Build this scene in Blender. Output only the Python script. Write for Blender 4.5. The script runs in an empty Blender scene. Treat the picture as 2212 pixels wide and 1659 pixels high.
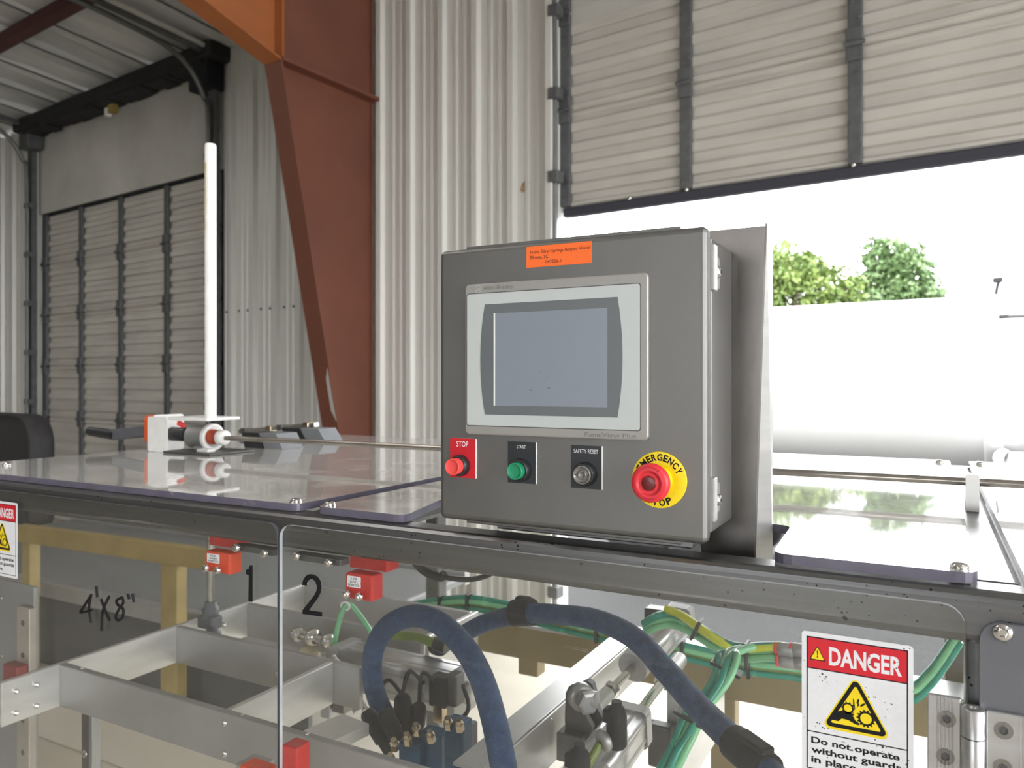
import bpy, bmesh, math, random
from mathutils import Vector as V, Matrix as M
random.seed(7)
H = 1.55                        # eye height of the photographer above the hall floor
YAW = 28.5                      # the machine's depth axis lies 28.5 degrees right of the view
BROT = -5.8                     # the building is turned a little against the machine
FPX, CX, HY = 1661.0, 1106.0, 825.0
S_, C_ = math.sin(math.radians(YAW)), math.cos(math.radians(YAW))
SB, CB = math.sin(math.radians(YAW-BROT)), math.cos(math.radians(YAW-BROT))
sc = bpy.context.scene
COL = sc.collection
# ---------------------------------------------------------------- camera, sky, light, exposure
cam = bpy.data.objects.new('camera', bpy.data.cameras.new('camera'))
COL.objects.link(cam); sc.camera = cam
cam.location = (0, 0, H); cam.rotation_euler = (math.radians(90), 0, math.radians(YAW))
cam.data.sensor_width = 36; cam.data.lens = FPX/2212*36; cam.data.shift_y = -4.5/2212
cam.data.clip_start = .02; cam.data.clip_end = 400
cam.data.dof.use_dof = True; cam.data.dof.focus_distance = .98; cam.data.dof.aperture_fstop = 7.5
wd = bpy.data.worlds.new('sky'); sc.world = wd; wd.use_nodes = True
bg = wd.node_tree.nodes['Background']; bg.inputs[0].default_value = (.97, .985, 1, 1); bg.inputs[1].default_value = 6.0
def area(name, loc, size, power, color=(1, .97, .92), rot=(0, 0, 0)):
    l = bpy.data.lights.new(name, 'AREA'); l.shape = 'RECTANGLE'; l.size, l.size_y = size; l.energy = power; l.color = color
    o = bpy.data.objects.new(name, l); o.location = loc; o.rotation_euler = rot; COL.objects.link(o); return o
for i, (u, v) in enumerate([(-8, 1.0), (-3, .2), (2.5, 0), (-8, -5), (-2, -5), (4, -5)]):
    a = math.radians(BROT)
    area('ceiling_fill_light', (u*math.cos(a)-v*math.sin(a), u*math.sin(a)+v*math.cos(a), H+2.95), (1.2, .6), 18)  # unseen lamps added under the roof to fill the hall with light
sc.view_settings.view_transform = 'Standard'; sc.view_settings.look = 'None'
sc.view_settings.gamma = 1; sc.view_settings.use_curve_mapping = False
sc.view_settings.exposure = 0.75
sc.cycles.max_bounces = 10; sc.cycles.transparent_max_bounces = 24; sc.cycles.sample_clamp_indirect = 6

# ---------------------------------------------------------------- helpers
def pY(px, py, Y):
    r = (px-CX)/FPX; f = Y/(S_*r+C_); return V((f*(C_*r-S_), Y, f*(HY-py)/FPX))
def pX(px, py, X):
    r = (px-CX)/FPX; f = X/(C_*r-S_); return V((X, f*(S_*r+C_), f*(HY-py)/FPX))
def pZ(px, py, z):
    r = (px-CX)/FPX; f = z/((HY-py)/FPX); return V((f*(C_*r-S_), f*(S_*r+C_), z))
def bV(px, py, v):
    r = (px-CX)/FPX; f = v/(SB*r+CB); return V((f*(CB*r-SB), v, f*(HY-py)/FPX))
RB = M.Rotation(math.radians(BROT), 4, 'Z')
UP = M.Translation((0, 0, H))
W = {}
def catmull(pts, n=6):
    pts = [V(p) for p in pts]
    if len(pts) < 3: return pts
    P = [pts[0]*2-pts[1]]+pts+[pts[-1]*2-pts[-2]]; out = []
    for i in range(1, len(P)-2):
        a, b, c, d = P[i-1:i+3]
        for k in range(n):
            t = k/n
            out.append(.5*((2*b)+(c-a)*t+(2*a-5*b+4*c-d)*t*t+(3*b-a-3*c+d)*t**3))
    return out+[pts[-1]]
def frame_of(ax):
    ax = V(ax).normalized(); t = V((0, 0, 1)) if abs(ax.z) < .9 else V((1, 0, 0))
    a = t.cross(ax).normalized(); return a, ax.cross(a), ax
def rr(x0, y0, x1, y1, r, n=4):
    o = []
    for cx, cy, a0 in ((x1-r, y1-r, 0), (x0+r, y1-r, 90), (x0+r, y0+r, 180), (x1-r, y0+r, 270)):
        for k in range(n+1):
            a = math.radians(a0+90*k/n); o.append((cx+r*math.cos(a), cy+r*math.sin(a)))
    return o
def circ(x, y, r, n=24, ry=None): return [(x+r*math.cos(2*math.pi*k/n), y+(ry or r)*math.sin(2*math.pi*k/n)) for k in range(n)]
class MB:
    def __init__(s): s.v = []; s.f = []; s.sm = []
    def add(s, vs, fs, sm=False):
        o = len(s.v); s.v += [V(p) for p in vs]; s.f += [[i+o for i in f] for f in fs]; s.sm += [sm]*len(fs); return s
    def box(s, lo, hi, bev=0, seg=2, mat=None):
        lo, hi = V(lo), V(hi); c = (lo+hi)/2; d = hi-lo
        if not bev:
            vs = [(lo.x if i & 1 == 0 else hi.x, lo.y if i & 2 == 0 else hi.y, lo.z if i & 4 == 0 else hi.z) for i in range(8)]
            fs = [(0, 2, 3, 1), (4, 5, 7, 6), (0, 1, 5, 4), (2, 6, 7, 3), (0, 4, 6, 2), (1, 3, 7, 5)]
            if mat: vs = [mat @ V(p) for p in vs]
            return s.add(vs, fs)
        bm = bmesh.new(); bmesh.ops.create_cube(bm, size=1, matrix=M.Translation(c) @ M.Diagonal((d.x, d.y, d.z, 1)))
        bmesh.ops.bevel(bm, geom=bm.edges[:], offset=bev, segments=seg, profile=.5, affect='EDGES')
        bm.verts.index_update(); vs = [v.co.copy() for v in bm.verts]; fs = [[v.index for v in f.verts] for f in bm.faces]; bm.free()
        if mat: vs = [mat @ p for p in vs]
        s.add(vs, fs, False); return s
    def obox(s, p0, p1, w, h, up=(0, 0, 1), bev=0):
        "bar from p0 to p1, w across, h along up"
        p0, p1 = V(p0), V(p1); ax = (p1-p0); L = ax.length; ax.normalize(); up = V(up); sd = up.cross(ax).normalized(); u2 = ax.cross(sd)
        m = M(((sd.x, ax.x, u2.x, p0.x), (sd.y, ax.y, u2.y, p0.y), (sd.z, ax.z, u2.z, p0.z), (0, 0, 0, 1)))
        return s.box((-w/2, 0, -h/2), (w/2, L, h/2), bev, 2, m)
    def lathe(s, prof, o=(0, 0, 0), ax=(0, 0, 1), n=20, sm=True):
        a, b, c = frame_of(ax); o = V(o); vs = []; fs = []
        for r, h in prof:
            for k in range(n):
                t = 2*math.pi*k/n; vs.append(o+c*h+(a*math.cos(t)+b*math.sin(t))*r)
        for i in range(len(prof)-1):
            for k in range(n): fs.append((i*n+k, i*n+(k+1) % n, (i+1)*n+(k+1) % n, (i+1)*n+k))
        s.add(vs, fs, sm); m = (len(prof)-1)*n
        if prof[0][0] > 1e-6: s.add(vs[:n], [list(range(n))[::-1]])
        if prof[-1][0] > 1e-6: s.add(vs[m:], [list(range(n))])
        return s
    def cyl(s, p0, p1, r, r1=None, n=16):
        p0, p1 = V(p0), V(p1); return s.lathe([(r, 0), (r if r1 is None else r1, (p1-p0).length)], p0, p1-p0, n)
    def tube(s, pts, r, n=10, smooth=6, rad=None):
        P = catmull(pts, smooth) if smooth else [V(p) for p in pts]; N = len(P); vs = []; fs = []
        a, b, c = frame_of(P[1]-P[0])
        for i, p in enumerate(P):
            t = (P[min(i+1, N-1)]-P[max(i-1, 0)]).normalized(); a = (a-t*a.dot(t)).normalized(); b = t.cross(a)
            q = r if rad is None else rad(i/(N-1))
            for k in range(n):
                w = 2*math.pi*k/n; vs.append(p+(a*math.cos(w)+b*math.sin(w))*q)
        for i in range(N-1):
            for k in range(n): fs.append((i*n+k, i*n+(k+1) % n, (i+1)*n+(k+1) % n, (i+1)*n+k))
        s.add(vs, fs, True); s.add(vs[:n], [list(range(n))[::-1]]); s.add(vs[-n:], [list(range(n))]); return s
    def prism(s, pts, d, sm=False):
        "closed polygon of 3D points pushed along d"
        pts = [V(p) for p in pts]; d = V(d); n = len(pts)
        s.add(pts+[p+d for p in pts], [list(range(n))[::-1], list(range(n, 2*n))]+[(k, (k+1) % n, n+(k+1) % n, n+k) for k in range(n)], sm); return s
    def xf(s, m): s.v = [m @ p for p in s.v]; return s
    def mesh(s, name, mat):
        me = bpy.data.meshes.new(name); me.from_pydata([tuple(p) for p in s.v], [], s.f)
        me.polygons.foreach_set('use_smooth', s.sm); me.materials.append(mat)
        bm = bmesh.new(); bm.from_mesh(me); bmesh.ops.recalc_face_normals(bm, faces=bm.faces[:]); bm.to_mesh(me); bm.free(); me.update()
        return me
def tag(o, label=None, cat=None, group=None, kind=None):
    if label: o['label'] = label
    if cat: o['category'] = cat
    if group: o['group'] = group
    if kind: o['kind'] = kind
    return o
def thing(name, label, cat, base, group=None, bld=False):
    o = bpy.data.objects.new(name, None); COL.objects.link(o); o.empty_display_size = .05
    m = UP @ ((RB if bld else M.Identity(4)) @ M.Translation(V(base)))
    o.matrix_world = m; W[o.name] = m; return tag(o, label, cat, group)
def part(name, mb, mat, parent=None, label=None, bld=False, kind=None):
    "mesh in camera-relative coordinates (or building ones) -> object"
    X = UP @ (RB if bld else M.Identity(4))
    if parent is None:
        lo = V([min(p[i] for p in mb.v) for i in range(3)]); hi = V([max(p[i] for p in mb.v) for i in range(3)])
        base = V(((lo.x+hi.x)/2, (lo.y+hi.y)/2, lo.z)); root = X @ M.Translation(base)
        mb.xf(M.Translation(-base)); o = bpy.data.objects.new(name, mb.mesh(name, mat)); COL.objects.link(o); o.matrix_world = root; W[o.name] = root
    else:
        mb.xf(W[parent.name].inverted() @ X); o = bpy.data.objects.new(name, mb.mesh(name, mat)); COL.objects.link(o); o.parent = parent; W[o.name] = W[parent.name]
    return tag(o, label, kind=kind)
def inst(name, me, parent, m, bld=False):
    "shares mesh me; m places it in camera-relative coordinates"
    o = bpy.data.objects.new(name, me); COL.objects.link(o); o.parent = parent
    o.matrix_local = W[parent.name].inverted() @ (UP @ (RB if bld else M.Identity(4)) @ m); W[o.name] = W[parent.name]; return o
def place(o, ax, k=1):
    a, b, c = frame_of(ax); return M(((a.x*k, b.x*k, c.x*k, o[0]), (a.y*k, b.y*k, c.y*k, o[1]), (a.z*k, b.z*k, c.z*k, o[2]), (0, 0, 0, 1)))
class Plane:
    "flat print or plate: (s,t) on the face, d out of it"
    def __init__(s, o, ex=(1, 0, 0), ey=(0, 0, 1), n=(0, -1, 0)): s.o, s.ex, s.ey, s.n = V(o), V(ex), V(ey), V(n)
    def p(s, q, d=0): return s.o+s.ex*q[0]+s.ey*q[1]+s.n*d
    def poly(s, mb, pts, d0, d1): return mb.prism([s.p(q, d0) for q in pts], s.n*(d1-d0))
TX = {}
def text2d(body, off=0):
    if (body, off) in TX: return TX[(body, off)]
    cu = bpy.data.curves.new('t', 'FONT'); cu.body = body; cu.size = 1; cu.offset = off; cu.resolution_u = 3
    ob = bpy.data.objects.new('t', cu); me = bpy.data.meshes.new_from_object(ob)
    vs = [(v.co.x, v.co.y) for v in me.vertices]; fs = [list(p.vertices) for p in me.polygons]
    bpy.data.objects.remove(ob); bpy.data.meshes.remove(me); bpy.data.curves.remove(cu)
    TX[(body, off)] = (vs, fs); return vs, fs
def letter(mb, pl, body, x0, y0, x1, y1, d, off=0, rot=0, keep=False, shear=0):
    "text fitted into the rectangle x0..x1, y0..y1 of plane pl"
    vs, fs = text2d(body, off); ax = [min(p[0] for p in vs), min(p[1] for p in vs), max(p[0] for p in vs), max(p[1] for p in vs)]
    sx = (x1-x0)/max(ax[2]-ax[0], 1e-6); sy = (y1-y0)/max(ax[3]-ax[1], 1e-6); cx, cy = (x0+x1)/2, (y0+y1)/2; c, q = math.cos(rot), math.sin(rot); out = []
    for x, y in vs:
        a = x0+(x-ax[0])*sx-cx; b = y0+(y-ax[1])*sy-cy; a += shear*b
        out.append(pl.p((cx+a*c-b*q, cy+a*q+b*c), d))
    mb.add(out, fs); return mb

# ---------------------------------------------------------------- materials
def nodes(name):
    m = bpy.data.materials.new(name); m.use_nodes = True; nt = m.node_tree; return m, nt, nt.nodes['Principled BSDF']
def mat(name, col, rough=.5, metal=0, var=.08, scale=20, stretch=(1, 1, 1), bump=0, bscale=None, spec=.5, col2=None, rvar=.08, coat=0, detail=4, specks=0):
    m, nt, p = nodes(name); N = nt.nodes.new; L = nt.links.new
    tc = N('ShaderNodeTexCoord'); mp = N('ShaderNodeMapping'); mp.inputs['Scale'].default_value = stretch; L(tc.outputs['Object'], mp.inputs['Vector'])
    nz = N('ShaderNodeTexNoise'); nz.inputs['Scale'].default_value = scale; nz.inputs['Detail'].default_value = detail; nz.inputs['Roughness'].default_value = .6
    L(mp.outputs[0], nz.inputs['Vector'])
    cr = N('ShaderNodeValToRGB'); c = V(col); d = V(col2) if col2 else None
    a, b = (c*(1-var), c*(1+var)) if d is None else (c, d)
    cr.color_ramp.elements[0].position = .3; cr.color_ramp.elements[1].position = .7
    cr.color_ramp.elements[0].color = (*[max(0, min(1, x)) for x in a], 1); cr.color_ramp.elements[1].color = (*[max(0, min(1, x)) for x in b], 1)
    L(nz.outputs[0], cr.inputs[0])
    if specks:
        vo = N('ShaderNodeTexVoronoi'); vo.inputs['Scale'].default_value = specks; L(tc.outputs['Object'], vo.inputs['Vector'])
        n3 = N('ShaderNodeTexNoise'); n3.inputs['Scale'].default_value = specks*.35; L(tc.outputs['Object'], n3.inputs['Vector'])
        lim = N('ShaderNodeMapRange'); lim.inputs['From Min'].default_value = .45; lim.inputs['From Max'].default_value = .75; lim.inputs['To Max'].default_value = .30; L(n3.outputs[0], lim.inputs[0])
        ls = N('ShaderNodeMath'); ls.operation = 'LESS_THAN'; L(vo.outputs['Distance'], ls.inputs[0]); L(lim.outputs[0], ls.inputs[1])
        mx = N('ShaderNodeMix'); mx.data_type = 'RGBA'; L(ls.outputs[0], mx.inputs[0]); L(cr.outputs[0], mx.inputs[6]); mx.inputs[7].default_value = (.03, .03, .03, 1); L(mx.outputs[2], p.inputs['Base Color'])
    else: L(cr.outputs[0], p.inputs['Base Color'])
    mr = N('ShaderNodeMapRange'); mr.inputs['To Min'].default_value = max(.02, rough-rvar); mr.inputs['To Max'].default_value = min(1, rough+rvar)
    L(nz.outputs[0], mr.inputs[0]); L(mr.outputs[0], p.inputs['Roughness'])
    p.inputs['Metallic'].default_value = metal; p.inputs['Specular IOR Level'].default_value = spec; p.inputs['Coat Weight'].default_value = coat
    if bump:
        n2 = N('ShaderNodeTexNoise'); n2.inputs['Scale'].default_value = bscale or scale*3; n2.inputs['Detail'].default_value = 5; L(mp.outputs[0], n2.inputs['Vector'])
        bp = N('ShaderNodeBump'); bp.inputs['Strength'].default_value = bump; bp.inputs['Distance'].default_value = .01
        L(n2.outputs[0], bp.inputs['Height']); L(bp.outputs[0], p.inputs['Normal'])
    return m
def clear(name, tint, haze, hazecol, rough=.02, scratch=.5, boost=1.0):
    "clear acrylic: Schlick reflection over a tinted see-through body, a film of dust and scratches"
    m = bpy.data.materials.new(name); m.use_nodes = True; nt = m.node_tree; nt.nodes.clear(); N = nt.nodes.new; L = nt.links.new
    out = N('ShaderNodeOutputMaterial'); tr = N('ShaderNodeBsdfTransparent'); tr.inputs[0].default_value = (*tint, 1)
    gl = N('ShaderNodeBsdfGlossy'); gl.inputs['Roughness'].default_value = rough; gl.inputs['Color'].default_value = (1, 1, 1, 1)
    df = N('ShaderNodeBsdfDiffuse'); df.inputs[0].default_value = (*hazecol, 1)
    ge = N('ShaderNodeNewGeometry'); dot = N('ShaderNodeVectorMath'); dot.operation = 'DOT_PRODUCT'; L(ge.outputs['Normal'], dot.inputs[0]); L(ge.outputs['Incoming'], dot.inputs[1])
    def mth(op, a, b=None):
        n = N('ShaderNodeMath'); n.operation = op
        for i, x in enumerate((a, b)):
            if x is None: continue
            if isinstance(x, (int, float)): n.inputs[i].default_value = x
            else: L(x, n.inputs[i])
        return n.outputs[0]
    f = mth('ADD', mth('MULTIPLY', mth('POWER', mth('SUBTRACT', 1, mth('ABSOLUTE', dot.outputs['Value'])), 5), .96), .04)
    f = mth('MINIMUM', mth('MULTIPLY', f, boost), 1)
    tc = N('ShaderNodeTexCoord'); nz = N('ShaderNodeTexNoise'); nz.inputs['Scale'].default_value = 9; nz.inputs['Detail'].default_value = 8; L(tc.outputs['Object'], nz.inputs['Vector'])
    # fine scratches: thin stretched noise in two directions
    tot = None
    for rot, sc_ in ((.5, (2, 2, 400)), (1.1, (3, 3, 600)), (-.4, (2, 2, 500))):
        mp = N('ShaderNodeMapping'); mp.inputs['Rotation'].default_value = (rot*.6, rot, rot*.5); mp.inputs['Scale'].default_value = sc_; L(tc.outputs['Object'], mp.inputs['Vector'])
        n2 = N('ShaderNodeTexNoise'); n2.inputs['Scale'].default_value = 1; n2.inputs['Detail'].default_value = 2; L(mp.outputs[0], n2.inputs['Vector'])
        r = N('ShaderNodeMapRange'); r.inputs['From Min'].default_value = .7; r.inputs['From Max'].default_value = .78; L(n2.outputs[0], r.inputs[0])
        tot = r.outputs[0] if tot is None else mth('MAXIMUM', tot, r.outputs[0])
    vo = N('ShaderNodeTexVoronoi'); vo.inputs['Scale'].default_value = 70; L(tc.outputs['Object'], vo.inputs['Vector'])
    sp = N('ShaderNodeMapRange'); sp.inputs['From Min'].default_value = .10; sp.inputs['From Max'].default_value = .04; L(vo.outputs['Distance'], sp.inputs[0])
    hz = mth('MULTIPLY', nz.outputs[0], haze*2)
    hz = mth('MINIMUM', mth('ADD', hz, mth('ADD', mth('MULTIPLY', tot, scratch*.25), mth('MULTIPLY', sp.outputs[0], scratch*.2))), 1)
    m1 = N('ShaderNodeMixShader'); L(hz, m1.inputs[0]); L(tr.outputs[0], m1.inputs[1]); L(df.outputs[0], m1.inputs[2])
    m2 = N('ShaderNodeMixShader'); L(f, m2.inputs[0]); L(m1.outputs[0], m2.inputs[1]); L(gl.outputs[0], m2.inputs[2]); L(m2.outputs[0], out.inputs[0])
    return m
K = {}
K['frame'] = mat('brushed_frame_steel', (.165, .166, .168), .34, .9, .10, 3, (1, 12, 40), bump=.03, bscale=25, specks=130)
K['cab'] = mat('blasted_cabinet_steel', (.19, .188, .182), .46, .85, .06, 6, bump=.05, bscale=900, rvar=.05)
K['cabdark'] = mat('cabinet_side_steel', (.26, .255, .25), .42, .85, .08, 5)
K['bracket'] = mat('mill_finish_plate', (.22, .205, .195), .40, .9, .25, 9, (1, 1, .5), bump=.04, bscale=60)
K['alu'] = mat('bare_aluminium', (.52, .52, .52), .36, .85, .08, 4, (2, 2, 14), bump=.02)
K['alu2'] = mat('brushed_aluminium_plate', (.74, .74, .73), .42, .75, .10, 5, (1, 1, 6), bump=.02)
K['alugrey'] = mat('grey_anodised_aluminium', (.42, .42, .42), .42, .7, .08, 8)
K['chrome'] = mat('polished_steel', (.72, .71, .69), .16, 1, .05, 30)
K['shaft'] = mat('dull_steel_shaft', (.42, .39, .35), .3, .95, .15, 12)
K['dark'] = mat('dark_zinc', (.12, .12, .12), .45, .6, .2, 12)
K['black'] = mat('black_plastic', (.02, .021, .023), .38, 0, .2, 30)
K['rubber'] = mat('black_rubber', (.015, .016, .02), .65, 0, .2, 30, spec=.3)
K['greybl'] = mat('grey_black_plastic', (.10, .105, .12), .45, 0, .15, 30)
K['white'] = mat('white_plastic', (.82, .82, .80), .38, 0, .04, 30)
K['print_white'] = mat('white_sticker_film', (.76, .77, .80), .42, 0, .03, 200, specks=240)
K['print_black'] = mat('black_print', (.008, .008, .010), .6, 0, .15, 200, spec=.25)
K['print_red'] = mat('red_print', (.62, .008, .022), .42, 0, .05, 200)
K['print_yellow'] = mat('yellow_print', (.88, .67, .005), .42, 0, .04, 200)
K['orange'] = mat('fluorescent_orange_paper', (1, .17, .025), .6, 0, .03, 90)
K['stopplate'] = mat('red_legend_plate', (.58, .008, .02), .42, 0, .05, 60)
K['legend'] = mat('black_legend_plate', (.018, .022, .028), .42, 0, .1, 60)
K['redcap'] = mat('red_button_plastic', (.86, .075, .07), .42, 0, .05, 60)
K['mush'] = mat('red_mushroom_plastic', (.72, .03, .045), .4, 0, .06, 60)
K['darkred'] = mat('dark_red_lens', (.14, .008, .012), .3, 0, .1, 60)
K['greencap'] = mat('green_button_plastic', (.012, .25, .12), .35, 0, .06, 60)
K['lens'] = mat('grey_clear_lens', (.22, .21, .20), .25, .3, .1, 60)
K['bezel'] = mat('grey_silver_bezel', (.36, .35, .335), .5, .5, .07, 12)
K['membrane'] = mat('pale_grey_membrane', (.53, .57, .57), .48, 0, .03, 8)
K['surround'] = mat('slate_screen_surround', (.135, .15, .16), .4, 0, .04, 20)
K['screen'] = mat('dead_touch_screen', (.235, .27, .32), .30, 0, .01, 60, rvar=.01)
K['sheetedge'] = mat('acrylic_cut_edge', (.13, .12, .165), .25, 0, .12, 20)
K['dooredge'] = mat('polished_acrylic_edge', (.5, .52, .55), .25, 0, .06, 40)
K['plexi'] = clear('clear_guard_acrylic', (.965, .97, .965), .0055, (.8, .8, .78), .015, .5)
K['sheet'] = clear('clear_cover_acrylic', (.84, .84, .84), .52, (.88, .87, .85), .035, .5)
K['redbox'] = mat('red_switch_plastic', (.56, .022, .022), .38, 0, .08, 40)
K['orangebox'] = mat('orange_red_switch_plastic', (.74, .07, .02), .38, 0, .08, 40)
K['hose'] = mat('blue_braided_sleeve', (.014, .045, .125), .6, 0, .5, 60, bump=.6, bscale=420, col2=(.04, .10, .22))
K['teal'] = mat('teal_air_tube', (.02, .27, .19), .25, 0, .15, 30)
K['green'] = mat('pale_green_air_tube', (.22, .56, .30), .25, 0, .12, 30)
K['yellow'] = mat('yellow_air_tube', (.66, .70, .04), .25, 0, .1, 30)
K['clearhose'] = mat('olive_air_tube', (.16, .22, .05), .3, 0, .2, 30)
K['blue'] = mat('blue_valve_body', (.012, .07, .15), .4, .2, .2, 30)
K['brass'] = mat('nickel_brass_fitting', (.6, .5, .36), .25, 1, .15, 40)
K['orangeh'] = mat('orange_switch_housing', (.85, .10, .012), .45, 0, .05, 40)
K['lime'] = mat('lime_cable_clip', (.08, .8, .03), .4, 0, .05, 40)
K['poleyel'] = mat('yellowed_label', (.62, .48, .12), .5, 0, .6, 60, (1, 1, .3), col2=(.8, .8, .74))
K['rackyel'] = mat('dull_yellow_reflection', (.28, .205, .07), .5, 0, .2, 6)  # dulled yellow of a reflection in the door pane
K['tarp'] = mat('charcoal_upholstery', (.035, .033, .035), .75, 0, .2, 18, bump=.2)
K['brown'] = mat('brown_reflection_beam', (.30, .24, .13), .42, .6, .15, 3)  # brown of the reflected floor put into the beam's colour
K['wall'] = mat('white_painted_wall_sheet', (.66, .655, .62), .38, .1, .05, 2, (1, 1, .15), bump=.05, bscale=6)
K['header'] = mat('dirty_plaster_board', (.52, .505, .47), .8, 0, .16, 1.2, bump=.1, bscale=12)
K['doorskin'] = mat('dirty_door_skin', (.54, .515, .47), .5, .1, .14, 2.2, (.5, 1, 2.2), bump=.05, bscale=10)
K['galv'] = mat('dull_galvanised_steel', (.13, .135, .14), .5, .5, .2, 18, bump=.1)
K['track'] = mat('track_steel', (.16, .165, .165), .42, .6, .15, 10)
K['eave'] = mat('black_torn_facing', (.018, .018, .02), .8, 0, .5, 6, bump=.5)
K['redsteel'] = mat('red_oxide_primer', (.15, .05, .029), .55, 0, .14, 1.6, bump=.04, bscale=14)
K['warmlitsteel'] = mat('warm_lit_primer', (.33, .105, .03), .55, 0, .16, 1.6, bump=.04, bscale=14)  # rafter primer with the warm light on it put into the colour
K['purlin'] = mat('dark_red_primer', (.07, .018, .014), .6, 0, .2, 5)
K['floor'] = mat('pale_dusty_concrete', (.44, .40, .33), .6, 0, .16, 1.6, bump=.06, bscale=30, col2=(.56, .52, .44), detail=8)
K['ceil'] = mat('white_vinyl_insulation', (.60, .60, .59), .32, 0, .10, 1.8, (1, .35, 1), bump=.9, bscale=5)
K['asphalt'] = mat('asphalt', (.014, .0145, .0155), .9, 0, .2, 3, bump=.2)
K['tank'] = mat('white_tank_paint', (.68, .68, .68), .3, 0, .02, 1)
K['tire'] = mat('tyre_rubber', (.02, .02, .02), .8, 0, .2, 10)
K['bark'] = mat('bark', (.10, .07, .05), .9, 0, .3, 6)
K['leafA'] = mat('spring_leaves', (.085, .15, .030), .55, 0, .3, 1.3, col2=(.20, .26, .07))
K['leafB'] = mat('summer_leaves', (.075, .135, .045), .55, 0, .3, 1.3, col2=(.13, .20, .075))
K['outwall'] = mat('hall_wall_grey', (.34, .33, .31), .6, 0, .1, 1)

# ---------------------------------------------------------------- the hall (building coordinates u, v, z; z = 0 at eye height)
FZ = -1.55; DW = 4.2; GZ = -2.75
def roofz(v): return 2.95+.075*(DW-v)
def struct(name, mb, m, parent=None, label=None):
    o = part(name, mb, K[m] if isinstance(m, str) else m, parent, label, bld=True)
    if parent is None: o['kind'] = 'structure'
    return o
floor = struct('floor', MB().box((-15, -11, GZ), (9, DW+.16, FZ)), 'floor')
struct('ground', MB().box((-60, DW+.16, GZ-.2), (60, 90, GZ)), 'asphalt')
# ceiling: seamed white insulation on a slope, with sagging bays between the seams
cb = MB(); us = []; u = -15.0; seams = [-6.82-.573*k for k in range(-28, 16)]
for s in sorted(seams):
    if -15 < s < 9: us += [(s-.285, .012), (s-.15, .0), (s-.03, .012), (s-.010, -.03), (s+.010, -.03), (s+.03, .012), (s+.15, .0)]
vsn = [DW+.1-.4*k for k in range(0, 39)]
grid = []
for i, v in enumerate(vsn):
    for (uu, dz) in us:
        sag = .022*math.sin(v*2.1+uu*5)+.014*math.sin(v*5.3-uu*9)
        cb.v.append(V((uu, v, roofz(v)+dz+(sag if dz > -.02 else 0))))
n = len(us)
for i in range(len(vsn)-1):
    for k in range(n-1): cb.f.append([i*n+k, i*n+k+1, (i+1)*n+k+1, (i+1)*n+k]); cb.sm.append(False)
o0 = len(cb.v); cb.add([(p.x, p.y, p.z+.25) for p in cb.v[:]], [[a+0 for a in f] for f in cb.f[:]])
ceiling = struct('ceiling', cb, 'ceil')
sb = MB()
for q in seams:
    if -14.9 < q < 8.9: sb.obox((q+.012, DW-.05, roofz(DW-.05)-.032), (q+.012, -6, roofz(-6)-.032), .022, .008)
struct('seam_shade', sb, 'track', ceiling)['kind'] = 'stuff'  # dark strips draw the shaded side of each ceiling seam
for k in range(0, 9):
    v = 3.04-1.52*k
    if v > -10: struct('purlin', MB().box((-15, v-.05, roofz(v)-.115), (9, v+.05, roofz(v)-.02)), 'purlin', ceiling)
# corrugated wall sheets
def corrugated(u0, u1, z0, z1, v0=DW, phase=-3.75):
    prof = []; k0 = math.floor((u0-phase)/.297)-1
    for k in range(k0, k0+int((u1-u0)/.297)+4):
        c = phase+.297*k
        for du, d in ((-.036, 0), (-.022, .036), (.022, .036), (.036, 0), (.095, 0), (.105, .007), (.125, .007), (.135, 0), (.165, 0), (.175, .007), (.195, .007), (.205, 0)):
            prof.append((c+du, d))
    prof = [p for p in prof if u0 < p[0] < u1]; prof = [(u0, 0)]+prof+[(u1, 0)]
    pts = [(a, v0-d, z0) for a, d in prof]+[(u1, v0+.03, z0), (u0, v0+.03, z0)]
    return MB().prism(pts, (0, 0, z1-z0))
LD0, LD1, LDT = -9.30, -6.03, 1.90          # left overhead door
RD0, RD1 = -2.50, .62                       # right overhead door
wall = struct('wall_back', corrugated(LD1+.07, RD0-.05, FZ, 2.93), 'wall')
struct('wall_sheet', corrugated(-15, LD0-.07, FZ, 2.93), 'wall', wall, 'white corrugated wall sheet left of the closed door')
struct('wall_sheet', corrugated(RD1+.06, 9, FZ, 2.93), 'wall', wall, 'white corrugated wall sheet right of the open door')
hp = struct('header_panel', MB().box((LD0-.07, DW-.01, LDT), (LD1+.07, DW+.03, 2.93)), 'header', wall, 'dirty smooth panel above the closed door')
struct('header_panel', MB().box((RD0-.05, DW+.04, 2.2), (RD1+.06, DW+.09, 2.93)), 'header', wall)
sp = MB()
for (x, y) in ((1133, 400), (1138, 396), (1130, 408)):
    p = bV(x, y, DW-.001); sp.lathe([(.024, 0), (.022, .0008)], p, (0, -1, 0), 14)
struct('rust_stain', sp, mat('rust_stain', (.42, .28, .14), .7, 0, .3, 40), wall, 'small brown rust spot')
scr = MB()
for k in range(9):
    for off in (.09, .21):
        u = -3.75-.297*(k+4)+off
        if u > LD1+.1: scr.lathe([(.012, 0), (.012, .006), (.004, .01)], (u, DW-.004, .62), (0, -1, 0), 8)
struct('screw_row', scr, 'galv', wall)['kind'] = 'stuff'
tr = MB().box((LD0-.2, DW-.24, 2.79), (LD1+.22, DW-.02, 2.93), .03)
for k in range(26):
    u = LD0+.125*k+random.uniform(-.03, .03); tr.box((u, DW-.22, 2.755+random.uniform(-.015, .03)), (u+random.uniform(.14, .26), DW-.03, 2.83), .01)
t1 = struct('trim_1', tr, 'eave', None, None)
e = bV(247, 232, DW-.24)
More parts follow.
